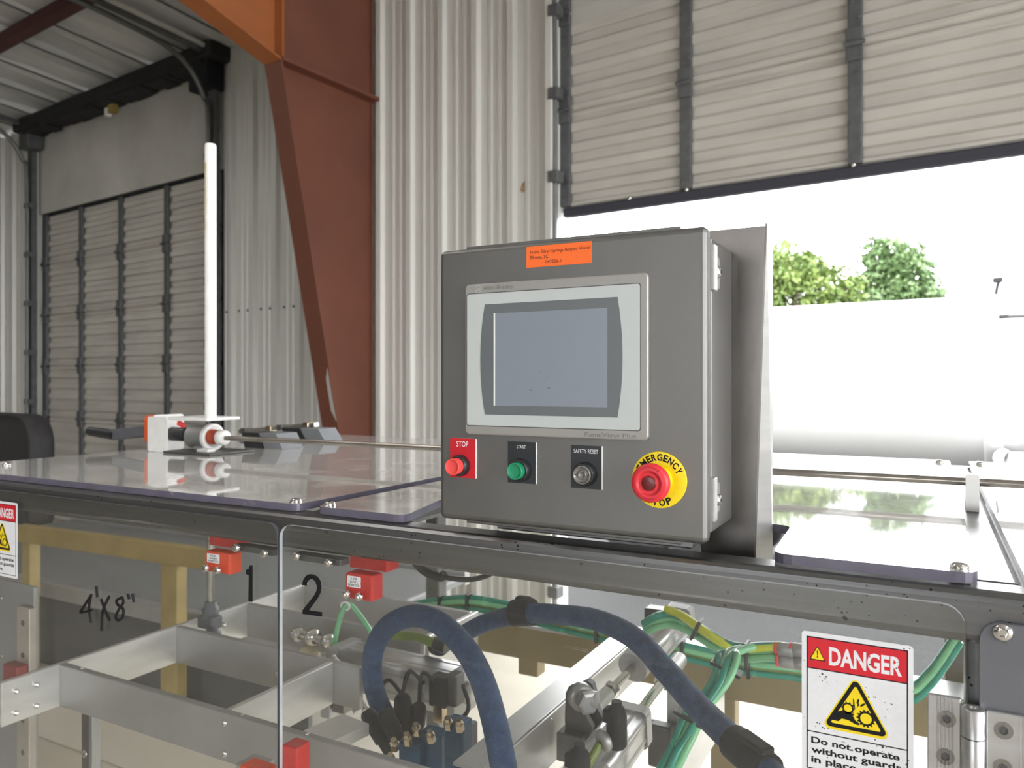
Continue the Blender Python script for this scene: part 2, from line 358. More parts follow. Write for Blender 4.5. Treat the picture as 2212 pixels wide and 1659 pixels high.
struct('bracket', MB().box(e-V((.07, .03, .05)), e+V((.02, .03, .03)), .006), mat('ochre_bracket', (.30, .21, .05), .6), t1, 'small ochre bracket')
struct('bracket', MB().box(e-V((.13, .03, .07)), e-V((.08, -.02, -.01)), .006), 'white', t1, 'small pale bracket')
struct('end_plate', MB().box((LD1-.16, DW-.2, 2.56), (LD1+.12, DW-.03, 2.97), .01), 'rubber', t1, 'black bearing plate at the end')
struct('end_plate', MB().box((LD0-.12, DW-.2, 2.6), (LD0+.10, DW-.03, 2.95), .01), 'galv', t1)
# hall walls out of the picture, with open dock doors that let the day in
wl = struct('wall_left', MB().box((-15.2, -11, FZ), (-15, DW, 4.2)), 'outwall')
wr = MB()
for a, b, z in ((-11, -5.5, FZ), (-5.5, 3.3, 2.4), (3.3, DW, FZ)): wr.box((6.5, a, z), (6.7, b, 4.2))
struct('wall_right', wr, 'outwall')
wf = MB()
for a, b in ((-15, -2.5), (1.0, 9)): wf.box((a, -11.2, FZ), (b, -11, 4.2))
for a, b in ((-2.5, 1.0),): wf.box((a, -11.2, 2.0), (b, -11, 4.2))
struct('wall_front', wf, 'outwall')
struct('floor_apron', MB().box((-60, -60, GZ-.2), (60, -11.2, FZ-.02)), 'asphalt')['kind'] = 'structure'

# ---------------------------------------------------------------- overhead doors
def section_profile(h, k=4):
    p = [(0, 0), (.018, .022), (.035, .022), (.05, 0)]; w = (h-.1)/k
    for i in range(k):
        z = .05+w*i; p += [(z+w*.30, 0), (z+w*.36, .022), (z+w*.74, .022), (z+w*.92, 0)]
    return p+[(h-.05, 0), (h-.035, .016), (h-.015, .016), (h-.001, 0)]
def overhead(name, u0, u1, zs, h, v0, stiles, label):
    "sectional door: each section, each stile piece and each hinge is a part"
    d = bpy.data.objects.new(name, None); COL.objects.link(d); m = UP @ RB @ M.Translation(((u0+u1)/2, v0, zs[0])); d.matrix_world = m; W[d.name] = m
    d['kind'] = 'structure'; d['label'] = label
    base = V(((u0+u1)/2, v0, 0)); L = u1-u0
    prof = section_profile(h); pts = [V((-L/2, -dd, z)) for z, dd in prof]+[V((-L/2, .02, h-.001)), V((-L/2, .03, h-.001)), V((-L/2, .03, -.006)), V((-L/2, .02, -.006))]
    me = MB().prism(pts, (L, 0, 0)).mesh('panel', K['doorskin'])
    st = MB().box((-.034, -.045, .012), (.034, -.012, h-.012), .004)
    for q in range(7): st.lathe([(.011, 0), (.009, .004)], (.014 if q % 2 else -.016, -.045, .05+q*(h-.1)/6), (0, -1, 0), 6)
    sme = st.mesh('stile', K['galv'])
    hg = MB().box((-.042, -.062, -.085), (.042, -.044, -.012), .006).box((-.042, -.062, .012), (.042, -.044, .085), .006).cyl((-.05, -.062, 0), (.05, -.062, 0), .014, n=8)
    hme = hg.mesh('door_hinge', K['galv'])
    for i, z in enumerate(zs):
        inst('panel', me, d, M.Translation((base.x, v0, z)), True)
        for u in stiles:
            inst('stile', sme, d, M.Translation((u, v0, z)), True)
            if i: inst('door_hinge', hme, d, M.Translation((u, v0, z)), True)
    return d
d1 = overhead('door_1', LD0, LD1, [FZ+.575*k for k in range(6)], .575, DW+.06, [LD0+.03, -8.50, -7.71, -6.89, LD1-.03], 'closed dirty sectional overhead door with grey stiles')
struct('top_rail', MB().box((LD0, DW-.0, LDT-.005), (LD1, DW+.045, LDT+.02)), 'track', d1)
struct('top_seal', MB().box((LD0-.07, DW+.03, LDT-.03), (LD1+.07, DW+.10, LDT+.12)), 'rubber', d1)
for u in (LD0-.03, LD1+.03): struct('side_seal', MB().box((u-.05, DW+.03, FZ), (u+.05, DW+.12, LDT+.1)), 'rubber', d1)
def track(pts, parent, r=.024, label=None):
    return struct('door_track', MB().tube(pts, r, 8, 5), 'track', parent, label)
for u in (LD1+.05, LD0-.05):
    track([(u, DW-.14, FZ+.01), (u, DW-.14, 0), (u, DW-.14, 2.2), (u, DW-.19, 2.48), (u, DW-.32, 2.68), (u, DW-.52, 2.79), (u, DW-.85, 2.845), (u, 2.6, 2.90), (u, -.4, 3.08)], d1)
    struct('track_angle', MB().box((u-.045, DW-.115, FZ), (u+.05, DW-.06, 2.62)), 'galv', d1)
    mbk = MB()
    for k in range(7): mbk.box((u-.06, DW-.15, FZ+.2+.55*k), (u+.06, DW-.06, FZ+.26+.55*k), .004)
    struct('track_bracket', mbk, 'galv', d1)['kind'] = 'stuff'
    struct('hanger_angle', MB().obox((u+.03, DW-.1, 2.865), (u+.03, -.4, 3.17), .05, .05), 'track', d1)
hb = roofz(0)
struct('hanger_angle', MB().obox((-5.9, DW-.1, 2.88), (-5.9, .2, 3.14), .03, .03), 'wall', d1, 'thin pale conduit beside the track')
d2 = overhead('door_2', RD0, RD1, [1.10+.62*k for k in range(3)], .62, DW+.06, [RD0+.03, -1.67, -.764, .2, RD1-.03], 'half-raised dirty sectional overhead door letting in daylight')
struct('bottom_seal', MB().box((RD0+.01, DW+.02, 1.045), (RD1-.01, DW+.085, 1.105), .012), mat('blue_black_seal', (.035, .036, .05), .5), d2, 'blue-black rubber bottom seal')
bolts = MB()
for u in (-2.02, -1.66, -.77): bolts.lathe([(.012, 0), (.012, .012), (.005, .016)], (u, DW+.02, 1.105), (0, -1, 0), 8)
struct('seal_bolt', bolts, 'chrome', d2)
for u, s in ((RD0-.02, 1), (RD1+.02, -1)):
    struct('jamb', MB().box((u-.035, DW-.09, FZ), (u+.012, DW+.12, 2.93), .004), 'wall', d2, 'pale door jamb')
    track([(u+.02*s, DW-.06, FZ+.01), (u+.02*s, DW-.06, 0), (u+.02*s, DW-.06, 2.2), (u+.02*s, DW-.14, 2.5), (u+.02*s, DW-.5, 2.75), (u+.02*s, 2, 2.84)], d2, .018)
    mbk = MB()
    for k in range(8): mbk.box((u-.01, DW-.1, FZ+.2+.52*k), (u+.05*s+.012, DW-.02, FZ+.27+.52*k), .004)
    struct('track_bracket', mbk, 'galv', d2)['kind'] = 'stuff'

# ---------------------------------------------------------------- red steel frame
CU = -4.13
col = thing('steel_frame', 'rust-red tapered steel column with a warm-lit orange rafter against the white corrugated wall', 'column', (CU, 3.9, FZ), bld=True)
KN = (3.28, 2.10)
struct('column_web', MB().prism([(CU, DW-.05, FZ), (CU, DW-.05, 2.92), (CU, KN[0], 2.92), (CU, KN[0], KN[1]), (CU, 4.03, FZ)], (.012, 0, 0)), 'redsteel', col)
ang = (KN[0]-4.03)/(KN[1]-FZ)
struct('column_flange', MB().prism([(CU-.075, 4.03, FZ), (CU-.075, KN[0], KN[1]), (CU-.075, KN[0]-.014, KN[1]), (CU-.075, 4.016, FZ)], (.165, 0, 0)), 'redsteel', col, 'darker inner flange of the tapered column')
struct('column_flange', MB().box((CU-.075, DW-.052, FZ), (CU+.03, DW-.036, 2.9)), 'redsteel', col)
struct('knee_stiffener', MB().box((CU+.012, KN[0], KN[1]-.012), (CU+.10, DW-.037, KN[1]+.012)), 'redsteel', col)
RV = -6.0; rb = lambda v: KN[1]+.28*(KN[0]-v) if v > 1.6 else KN[1]+.28*(KN[0]-1.6)+.08*(1.6-v)
struct('rafter_web', MB().prism([(CU, KN[0]+.004, KN[1]), (CU, KN[0]+.004, 2.92), (CU, RV, roofz(RV)-.10), (CU, RV, rb(RV)), (CU, 1.6, rb(1.6))], (.012, 0, 0)), 'warmlitsteel', col, 'warm-lit orange rafter web')
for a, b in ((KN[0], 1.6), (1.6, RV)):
    struct('rafter_flange', MB().prism([(CU-.075, a, rb(a)), (CU-.075, b, rb(b)), (CU-.075, b, rb(b)-.014), (CU-.075, a, rb(a)-.014)], (.165, 0, 0)), 'warmlitsteel', col, 'warm-lit orange lower rafter flange')
struct('web_stiffener', MB().box((CU+.012, KN[0]+.0, KN[1]), (CU+.09, KN[0]+.014, 2.9)), 'warmlitsteel', col, 'upright warm-lit orange stiffener at the knee')
struct('paint_chip', MB().prism([(CU+.084-.004*k, 4.03+ang*(z-FZ)-.0155, z) for k, z in enumerate((-.28, -.12, .1))]+[(CU+.045, 4.03+ang*(z-FZ)-.0155, z) for z in (.02, -.2)], (0, -.001, 0)), mat('bare_primer', (.42, .40, .37), .6), col, 'worn grey patch')

# ---------------------------------------------------------------- outdoors
TV = 11.6; TR = 1.12; TZ = -.02
tk = thing('tank_trailer', 'white tank trailer parked outside the open dock door', 'trailer', (2, TV, GZ), bld=True)
struct('tank', MB().lathe([(.3, -6.6), (.8, -6.52), (1.05, -6.3), (TR, -6.0), (TR, 6), (1.05, 6.3), (.8, 6.52), (.3, 6.6)], (0, TV, TZ), (1, 0, 0), 64), 'tank', tk)
for u in (-4.2, -.42, 3.0, 5.2): struct('tank_band', MB().lathe([(TR+.01, -.10), (TR+.03, -.08), (TR+.03, .08), (TR+.01, .10)], (u+.0, TV, TZ), (1, 0, 0), 48), 'tank', tk, 'raised band round the tank')
struct('chassis_rail', MB().box((-5.6, TV-.5, -1.5), (5.6, TV-.35, -1.2)).box((-5.6, TV+.35, -1.5), (5.6, TV+.5, -1.2)), 'dark', tk)
hd = bV(2150, 992, 10.2)
struct('side_pipe', MB().tube([hd+V((.06, .5, 0)), hd+V((.06, .12, 0)), hd+V((.12, 0, 0)), hd+V((.4, 0, 0)), hd+V((2.5, 0, 0))], .09, 12), 'tank', tk, 'pale pipe along the side')
q = bV(2178, 683, 10.6)
struct('hand_rail', MB().tube([q, q+V((.1, 0, 0)), q+V((2.4, 0, 0))], .03, 8), 'dark', tk)
for k in (1.2, 2.2): struct('hand_rail_post', MB().box((q.x+k, 10.58, .3), (q.x+k+.05, 10.63, q.z)), 'bracket', tk)
q = bV(2152, 634, 11.3)
struct('vent_valve', MB().tube([q-V((0, 0, .10)), q, q+V((.012, 0, .09)), q+V((.03, 0, .15))], .022, 8).box(q+V((-.04, -.03, .13)), q+V((.07, .03, .2)), .015), 'rubber', tk, 'small dark vent fitting')
wme = MB().lathe([(.2, -.14), (.48, -.14), (.52, -.1), (.52, .1), (.48, .14), (.2, .14), (.2, -.14)], (0, 0, 0), (0, 1, 0), 28).mesh('wheel', K['tire'])
for u in (-5.0, -3.8, 3.8, 5.0):
    for vv in (TV-.85, TV+.85): inst('wheel', wme, tk, M.Translation((u, vv, GZ+.52)), True)
    struct('axle', MB().cyl((u, TV-.85, GZ+.52), (u, TV+.85, GZ+.52), .06).box((u-.15, TV-.46, GZ+.55), (u+.15, TV-.38, -1.45)).box((u-.15, TV+.38, GZ+.55), (u+.15, TV+.46, -1.45)), 'dark', tk)
for u in (-4.2, 0, 2, 4.4): struct('saddle', MB().box((u-.15, TV-.5, -1.3), (u+.15, TV+.5, -.95)), 'dark', tk)
def tree(label, c, blobs, m, n, leaf):
    t = thing('tree', label, 'tree', (c.x, c.y, GZ), bld=True)
    tb = MB().tube([(c.x, c.y, GZ), (c.x+.1, c.y, (GZ+c.z)/2), (c.x, c.y, c.z-.5), (c.x, c.y, c.z+.8)], .3, 10, 4, lambda q: .34-.26*q)
    for k in range(9):
        a = k*2.4; b = blobs[k % len(blobs)]; tb.tube([(c.x, c.y, c.z-1.6+.2*k), ((c.x+b[0].x)/2+.4*math.cos(a), c.y+.5*math.sin(a), (c.z+b[0].z)/2-.4), (b[0].x+.6*math.cos(a), b[0].y+.6*math.sin(a), b[0].z)], .07, 6, 4, lambda q: .09-.07*q)
    struct('trunk', tb, 'bark', t)
    L = MB(); tot = sum(b[1]**2 for b in blobs)
    for b, r in blobs:
        nc = int(n*r*r/tot/14)
        for _ in range(nc):
            d = V((random.gauss(0, 1), random.gauss(0, 1), random.gauss(0, 1))).normalized(); cc = b+d*r*random.uniform(.45, 1.0)**.6
            for _ in range(14):
                p = cc+V((random.gauss(0, .22), random.gauss(0, .22), random.gauss(0, .17)))*r/2.2
                a = V((random.gauss(0, 1), random.gauss(0, 1), random.gauss(0, 1))).normalized(); e = a.cross(V((random.gauss(0, 1), random.gauss(0, 1), random.gauss(0, 1)))).normalized()
                s = leaf*random.uniform(.6, 1.3); i = len(L.v); L.v += [p-a*s, p+e*s*.5, p+a*s, p-e*s*.5]; L.f.append([i, i+1, i+2, i+3]); L.sm.append(False)
    struct('crown', L, m, t)['kind'] = 'stuff'
TD = 38.0
B = lambda x, y: bV(x, y, TD)
tree('yellow-green spreading tree just right of the leaning bracket, beyond the tank', B(1715, 660), [(B(1700, 640), 2.0), (B(1690, 590), 1.5), (B(1735, 585), 1.0), (B(1770, 625), 1.25), (B(1640, 600), 1.7), (B(1610, 660), 1.8), (B(1815, 645), .85), (B(1845, 625), .7)], K['leafA'], 11500, .15)
B = lambda x, y: bV(x, y, TD+4)
tree('darker round-topped tree in the open doorway, right of the yellow-green one', B(1930, 670), [(B(1905, 605), 1.35), (B(1955, 605), 1.4), (B(1925, 560), 1.15), (B(1895, 545), .75), (B(1965, 555), .85), (B(1985, 640), 1.1), (B(1880, 640), 1.3), (B(1940, 660), 1.8)], K['leafB'], 10500, .15)

# ---------------------------------------------------------------- the machine (camera-relative coordinates; X along its front, Y away, z from eye height)
YF = .85                                      # front face of the welded frame
RT, RBZ = -.198, -.250                        # top and bottom of the top tubes
XL, XR, YB = -1.95, 1.20, 2.06                # left, right and back of the frame
fr = thing('machine_frame', 'welded grey stainless steel frame that carries the guard doors, covers and control cabinet', 'frame', (-.4, 1.45, FZ))
part('front_rail', MB().box((XL, YF, RBZ), (XR, YF+.052, RT), .010, 3), K['frame'], fr)
part('back_rail', MB().box((XL, YB, RBZ), (XR, YB+.052, RT), .010, 3), K['frame'], fr)
for x in (XL, -.842, .030, XR-.052):
    part('cross_rail', MB().box((x, YF+.045, RBZ+.001), (x+.052, YB+.01, RT-.0005), .008, 2), K['frame'], fr)
for x in (XL, .030, XR-.052):
    for y in (YF, YB):
        xx = x if (x, y) != (XL, YB) else -1.44
        part('post', MB().box((xx, y+.0004, FZ), (xx+.052, y+.0516, RBZ+.01), .008, 2), K['frame'], fr)
for x in (XL, .030, XR-.052): part('side_rail', MB().box((x, YF+(.04 if x > XL else .115), -1.30), (x+.05, YB+.02, -1.25), .006), K['frame'], fr)
part('bottom_rail', MB().box((XL, YF+.002, -1.30), (XR, YF+.05, -1.25), .006), K['frame'], fr)
# aluminium beam along the back, coloured brown for the floor it reflects
part('back_beam', MB().box((-1.3, 1.90, -.775), (XR-.06, 1.96, -.668), .004), K['brown'], fr, 'back beam coloured brown for the floor reflected in it')
part('beam_lip', MB().box((-1.3, 1.86, -.672), (XR-.06, 1.965, -.664), .002), K['alu'], fr, 'bright aluminium strip on the beam')
for x, y in ((1138, 1442), (1560, 1535)):
    q = pY(x, y, 1.90); part('beam_foot', MB().box((q.x-.03, 1.905, FZ if x > 1500 else -.82), (q.x+.03, 1.955, -.77), .003), K['brown'], fr)
for x in (-1.2, XR-.2): part('beam_arm', MB().box((x-.02, 1.95, -.75), (x+.02, YB+.01, -.70)), K['frame'], fr)

# button-head screw, socket-head screw and domed cover screw: shared meshes, axis = local z
def head(r, h, m, hexr=.5, dome=True, collar=None):
    b = MB()
    if collar: b.lathe([(collar[0], -collar[1]), (collar[0], -.0005), (collar[0]*.96, 0), (.0, 0)], n=24)
    prof = [(r*.97, 0), (r, h*.12), (r, h*.3), (r*.86, h*.68), (r*.62, h*.95), (r*hexr*1.05, h)] if dome else [(r, 0), (r, h*.9), (r*.92, h), (r*hexr*1.1, h)]
    b.lathe(prof, n=24)
    z1, z0 = h, h*.35; a = r*hexr
    ring = [(a*math.cos(k*math.pi/3), a*math.sin(k*math.pi/3)) for k in range(6)]; out = [(r*hexr*1.1*math.cos(k*math.pi/12), r*hexr*1.1*math.sin(k*math.pi/12)) for k in range(24)]
    b.v.pop; s = MB(); b.add([(x, y, z1) for x, y in ring]+[(x, y, z0) for x, y in ring], [(k, (k+1) % 6, 6+(k+1) % 6, 6+k) for k in range(6)]+[[6, 7, 8, 9, 10, 11]])
    # drop the flat lid the lathe made so the hexagon stays open, and bridge to it
    b.f.pop(-8); b.sm.pop(-8)
    b.add([(x, y, z1) for x, y in ring]+[(x, y, z1) for x, y in out], [[6+(4*k+j) % 24 for j in range(0, 5)]+[(k+1) % 6, k] for k in range(6)])
    return b.mesh('screw', m)
ME_SOCK = head(.0058, .006, K['chrome'], .52, False)
ME_BUTT = head(.0085, .0050, K['chrome'], .45)
ME_SMALL = head(.0042, .0026, K['chrome'], .45)
ME_COVER = head(.0088, .0060, K['chrome'], .30, True, (.0095, .0125))

# ---------------------------------------------------------------- clear covers on top
ST, SB2 = -.1855, -.1965
def cover(label, outline, bolts):
    c = V((sum(p[0] for p in outline)/len(outline), sum(p[1] for p in outline)/len(outline), SB2)); t = thing('cover_sheet', label, 'cover', c, 'clear acrylic covers on the machine top')
    n = len(outline)
    part('sheet', MB().add([(x, y, ST) for x, y in outline]+[(x, y, SB2) for x, y in outline], [list(range(n)), list(range(n, 2*n))[::-1]]), K['sheet'], t)
    part('cut_edge', MB().add([(x, y, ST) for x, y in outline]+[(x, y, SB2) for x, y in outline], [(k, (k+1) % n, n+(k+1) % n, n+k) for k in range(n)]), K['sheetedge'], t, 'purple-grey cut edge')
    for x, y in bolts: inst('cover_screw', ME_COVER, t, M.Translation((x, y, ST+.0008)))
def rounded(pts, r=.02, n=4):
    out = []; N = len(pts)
    for i in range(N):
        p = V((*pts[i], 0)); a = V((*pts[i-1], 0)); b = V((*pts[(i+1) % N], 0)); d1 = (a-p).normalized(); d2 = (b-p).normalized()
        q = min(r, (a-p).length*.45, (b-p).length*.45)
        for k in range(n+1):
            t = k/n; s = p+d1*q*(1-t)**2+d2*q*t**2; out.append((s.x, s.y))
    return out
FY = .868
cover('wide clear cover sheet on the left of the machine top, under the white pole', rounded([(-1.90, FY), (-.842, FY), (-.842, 2.09), (-1.90, 2.09)], .012), [(-.858, FY+.014), (-1.80, .965), (-.86, 2.07), (-1.88, 2.07)])
cover('notched clear cover sheet on the machine top, behind the control cabinet', rounded([(-.806, FY), (-.640, FY), (-.685, 1.045), (-.157, 1.045), (-.150, FY), (.042, FY), (.042, 2.09), (-.806, 2.09)], .02), [(-.790, FY+.014), (.026, FY+.016), (.020, 2.02), (-.79, 2.07)])
cover('clear cover sheet at the right end of the machine top, beyond the nylon shaft block', rounded([(.080, FY), (1.19, FY), (1.19, 2.09), (.080, 2.09)], .014), [(.100, 2.02), (1.1, FY+.02), (1.1, 2.05), (.3, FY+.02)])

# ---------------------------------------------------------------- guard doors
Y0, Y1 = .842, .848
def guard(label, x0, x1, z0, z1, r, base, edge='dooredge'):
    t = thing('guard_door', label, 'guard door', base); o = rr(x0, z0, x1, z1, r, 5); n = len(o)
    part('pane', MB().add([(a, Y0, b) for a, b in o]+[(a, Y1, b) for a, b in o], [list(range(n)), list(range(n, 2*n))[::-1]]), K['plexi'], t, 'clear scratched acrylic pane')
    part('pane_edge', MB().add([(a, Y0, b) for a, b in o]+[(a, Y1, b) for a, b in o], [(k, (k+1) % n, n+(k+1) % n, n+k) for k in range(n)]), K[edge], t, 'polished pane edge')
    return t
ZD = -.212
D1 = guard('clear guard door marked 1, left of the narrow gap', -1.88, -.8560, -1.22, ZD, .02, (-1.37, Y1, -1.22), 'greybl')
D2 = guard('clear guard door marked 2, below the control cabinet', -.8515, .0299, -1.22, ZD, .02, (-.41, Y1, -1.22))
D3 = thing('guard_panel', 'grey clear-fronted guard panel at the right edge, beside the hinge', 'guard panel', (.6, Y1, -1.22))
o = rr(.0412, -.322, 1.15, ZD-.012, .018, 5); n = len(o)
part('plate', MB().prism([(a, Y0, b) for a, b in o], (0, Y1-Y0, 0)), mat('slate_panel', (.16, .165, .185), .3, .3, .06, 10), D3, 'slate-grey upper plate')
inst('screw', ME_BUTT, D3, place(pY(2166, 1366, Y0), (0, -1, 0), 1.0))
inst('screw', ME_BUTT, D3, place((1.1, Y0, -.26), (0, -1, 0), 1.0))
part('pane', MB().box((.0412, Y0, -1.22), (1.15, Y1, -.324)), K['plexi'], D3)
# hinge
kz0 = pY(2104, 1532, .828).z; hx = .0357
lf = pY(1998, 1505, Y0); l1 = pY(2078, 1515, Y0); r0 = pY(2120, 1532, Y0)
def leaf(x0, x1, z1, label=None, left=True):
    b = MB().box((x0, Y0-.006, -.56), (x1, Y0-.0003, z1), .0012)
    c = x0+(x1-x0)*.52
    for k in range(5): b.box((c-.0065+.003*k, Y0-.0068, -.5595), (c-.005+.003*k, Y0-.0055, z1-.0008), .0004, 1)
    return b
hg = part('hinge', leaf(lf.x+.002, .0262, l1.z+.004), K['alu'], D2, 'silver grooved hinge')
part('hinge_knuckle', MB().lathe([(.0085, -.30), (.0098, -.299), (.0098, -.0715+.0), (.0098, -.001), (.0085, 0), (.0032, 0), (.0028, -.006), (0, -.006)], (hx, Y0-.0105, kz0), (0, 0, 1), 24), K['alu'], hg)
part('knuckle_joint', MB().lathe([(.0099, -.0005), (.01, 0), (.0099, .0005)], (hx, Y0-.0105, pY(2104, 1595, .828).z), (0, 0, 1), 24), K['black'], hg, 'dark joint line')
h3 = part('hinge_leaf', leaf(.0462, .0462+.062, r0.z+.002), K['alu'], D3, 'silver grooved hinge leaf')
ME_CSK = MB().lathe([(.0078, 0), (.0078, .0008), (.0038, .0008)], n=28, sm=False).add([(.0036*math.cos(k*math.pi/3), .0036*math.sin(k*math.pi/3), .0009) for k in range(6)], [[0, 1, 2, 3, 4, 5]]).mesh('screw', mat('countersunk_steel', (.30, .29, .28), .3, .9, .2, 300, (30, 1, 1)))
ME_HEX = MB().lathe([(.0040, 0), (.0040, .0012), (.0030, .0013), (.0026, .0006), (0, .0006)], n=6, sm=False).mesh('hex_socket', K['dark'])
for x, y, par in ((2045, 1553, hg), (2042, 1634, hg), (2168, 1578, h3), (2166, 1658, h3)):
    q = pY(x, y, Y0-.006); inst('screw', ME_CSK, par, place(q, (0, -1, 0))); inst('hex_socket', ME_HEX, par, place(q+V((0, -.0005, 0)), (0, -1, 0)))

# danger stickers
def sticker(door, x0, ztop, w=.1025):
    k = w/845.0
    def S(x, y): a = (x-450)/845; return (a*w, -(y-620-.148*(x-450))*(.000138-.0000086*a)*w/.1025)
    P = Plane((x0, Y0-.0002, ztop)); h = .1454*w/.1025
    sg = part('danger_sign', P.poly(MB(), rr(0, -h, w, 0, .0035), 0, .0004), K['print_white'], door, 'white danger sign with red header and yellow hand-in-gears triangle')
    b = MB(); t = .0012; m = .0047
    P.poly(b, [(m, -h+m), (w-m, -h+m), (w-m, -m), (m, -m)], .00045, .0005)
    part('border', b, K['print_black'], sg)
    i = m+t; y1, y2 = -.0365, -.1015
    b = MB()
    P.poly(b, [(i, y2), (w-i, y2), (w-i, y1-t), (i, y1-t)], .0005, .00055); P.poly(b, [(i, -h+m+t), (w-i, -h+m+t), (w-i, y2-t), (i, y2-t)], .0005, .00055)
    part('white_field', b, K['print_white'], sg)
    part('header', P.poly(MB(), [(i, y1), (w-i, y1), (w-i, -m-t), (i, -m-t)], .0005, .00055), K['print_red'], sg, 'red header')
    b = MB(); letter(b, P, 'DANGER', .0262, -.0315, .0925, -.0125, .0006, .032); part('lettering', b, K['print_white'], sg, 'white word DANGER')
    def tri(ax, ay, hw, bh, r):
        o = []
        for (cx, cy, a0) in ((ax, ay-2*r, 150), (ax+hw-1.73*r, ay-bh+r, 30), (ax-hw+1.73*r, ay-bh+r, 270)):
            for q in range(6):
                a = math.radians(a0-120*q/5)
                o.append((cx+r*math.cos(a), cy+r*math.sin(a)))
        return o
    b = MB(); y = MB(); b2 = MB()
    P.poly(b, tri(.0152, -.0135, .0078, .0150, .0008), .00055, .0006); P.poly(y, tri(.0152, -.0150, .0064, .0125, .0005), .0006, .00065)
    P.poly(b2, [(.0146, -.0185), (.0158, -.0185), (.0155, -.0235), (.0149, -.0235)], .00065, .0007); P.poly(b2, circ(.0152, -.0250, .0007, 10), .00065, .0007)
    cx = .0510
    P.poly(y, tri(cx, -.0365-.0005, .0332, .0590, .0055), .00055, .0006)
    P.poly(b, tri(cx, -.0398, .0300, .0535, .0038), .0006, .00065); P.poly(y, tri(cx, -.0478, .0233, .0414, .0012), .00065, .0007)
    def gear(mbb, mby, gx, gy, R, n):
        o = []
        for q in range(n):
            a = 2*math.pi*q/n; w_ = math.pi/n
            for da, rr_ in ((-.9*w_, R), (-.45*w_, R), (-.4*w_, R*1.2), (.4*w_, R*1.2), (.45*w_, R), (.9*w_, R)): o.append((gx+rr_*math.cos(a+da), gy+rr_*math.sin(a+da)))
        P.poly(mbb, o, .0007, .00075); P.poly(mby, circ(gx, gy, R*.72, 24), .00075, .0008)
    gear(b2, y, .0440, -.0715, .0053, 10); gear(b2, y, .0605, -.0788, .0073, 14)
    P.poly(b2, [S(x, y-14) for x, y in ((688, 1306), (724, 1245), (770, 1238), (845, 1258), (862, 1268), (850, 1278), (868, 1312), (898, 1335), (894, 1350), (866, 1340), (815, 1310), (765, 1298), (740, 1318))], .0007, .00075)
    for pts in ([(850, 1135), (860, 1150), (868, 1220), (852, 1200)], [(888, 1140), (900, 1150), (893, 1175), (900, 1185), (880, 1212), (886, 1180), (876, 1172)], [(905, 1190), (918, 1180), (945, 1172), (935, 1192), (908, 1203)]):
        P.poly(b2, [S(p[0], p[1]-4) for p in pts], .0007, .00075)
    part('triangle_border', b, K['print_black'], sg); part('triangle_field', y, K['print_yellow'], sg, 'yellow warning triangles'); part('pictogram', b2, K['print_black'], sg, 'black hand caught in gears')
    b = MB()
    for (s, x1, yb, up) in (('Do not operate', .0905, -.1138, 0), ('without guards', .0920, -.1236, 0), ('in place.', .0545, -.1335, 0)):
        desc = .0022 if s != 'without guards' else .0022
        letter(b, P, s, .0092, yb-desc, x1, yb+.0066, .0006, .03)
    part('lettering', b, K['print_black'], sg, 'black warning text')
sticker(D2, pY(1732, 1360, Y0).x, pY(1732, 1361, Y0).z)
sticker(D1, pY(38, 1088, Y0).x-.1025, pY(38, 1087, Y0).z)
# door numbers
P = Plane((0, Y0-.0002, 0))
def numeral(door, pts):
    part('number', P.poly(MB(), [(q.x, q.z) for q in (pY(x, y, Y0) for x, y in pts)], 0, .0004), K['print_black'], door, 'black stick-on door number')
numeral(D1, [(546, 1221), (546, 1300), (537, 1299), (538, 1243), (532, 1240), (532, 1231), (538, 1228), (540, 1221)])
two = [(653, 1264), (655, 1253), (661, 1244), (669, 1240), (678, 1241), (687, 1246), (693, 1255), (695, 1268), (693, 1280), (687, 1292), (678, 1304), (668, 1318), (696, 1322), (696, 1332), (654, 1326), (654, 1318), (668, 1300), (679, 1286), (684, 1276), (685, 1267), (682, 1257), (676, 1251), (670, 1251), (664, 1257), (663, 1265)]
numeral(D2, two)
mk = MB()
for st in ([(196, 1287), (176, 1318), (176, 1323), (198, 1318)], [(197, 1284), (192, 1312), (196, 1345)], [(208, 1266), (210, 1290)], [(218, 1294), (232, 1330), (237, 1340)], [(236, 1288), (222, 1320), (219, 1362)],
           [(264, 1290), (252, 1297), (254, 1306), (266, 1316), (264, 1334), (255, 1340), (250, 1332), (257, 1316), (266, 1302), (264, 1290)], [(276, 1283), (279, 1294)], [(286, 1282), (289, 1301)]):
    mk.tube([pY(x, y, Y0-.0004) for x, y in st], .0024, 6, 5)
part('handwriting', mk, K['print_black'], D1, "black marker note reading 4'X8\"")

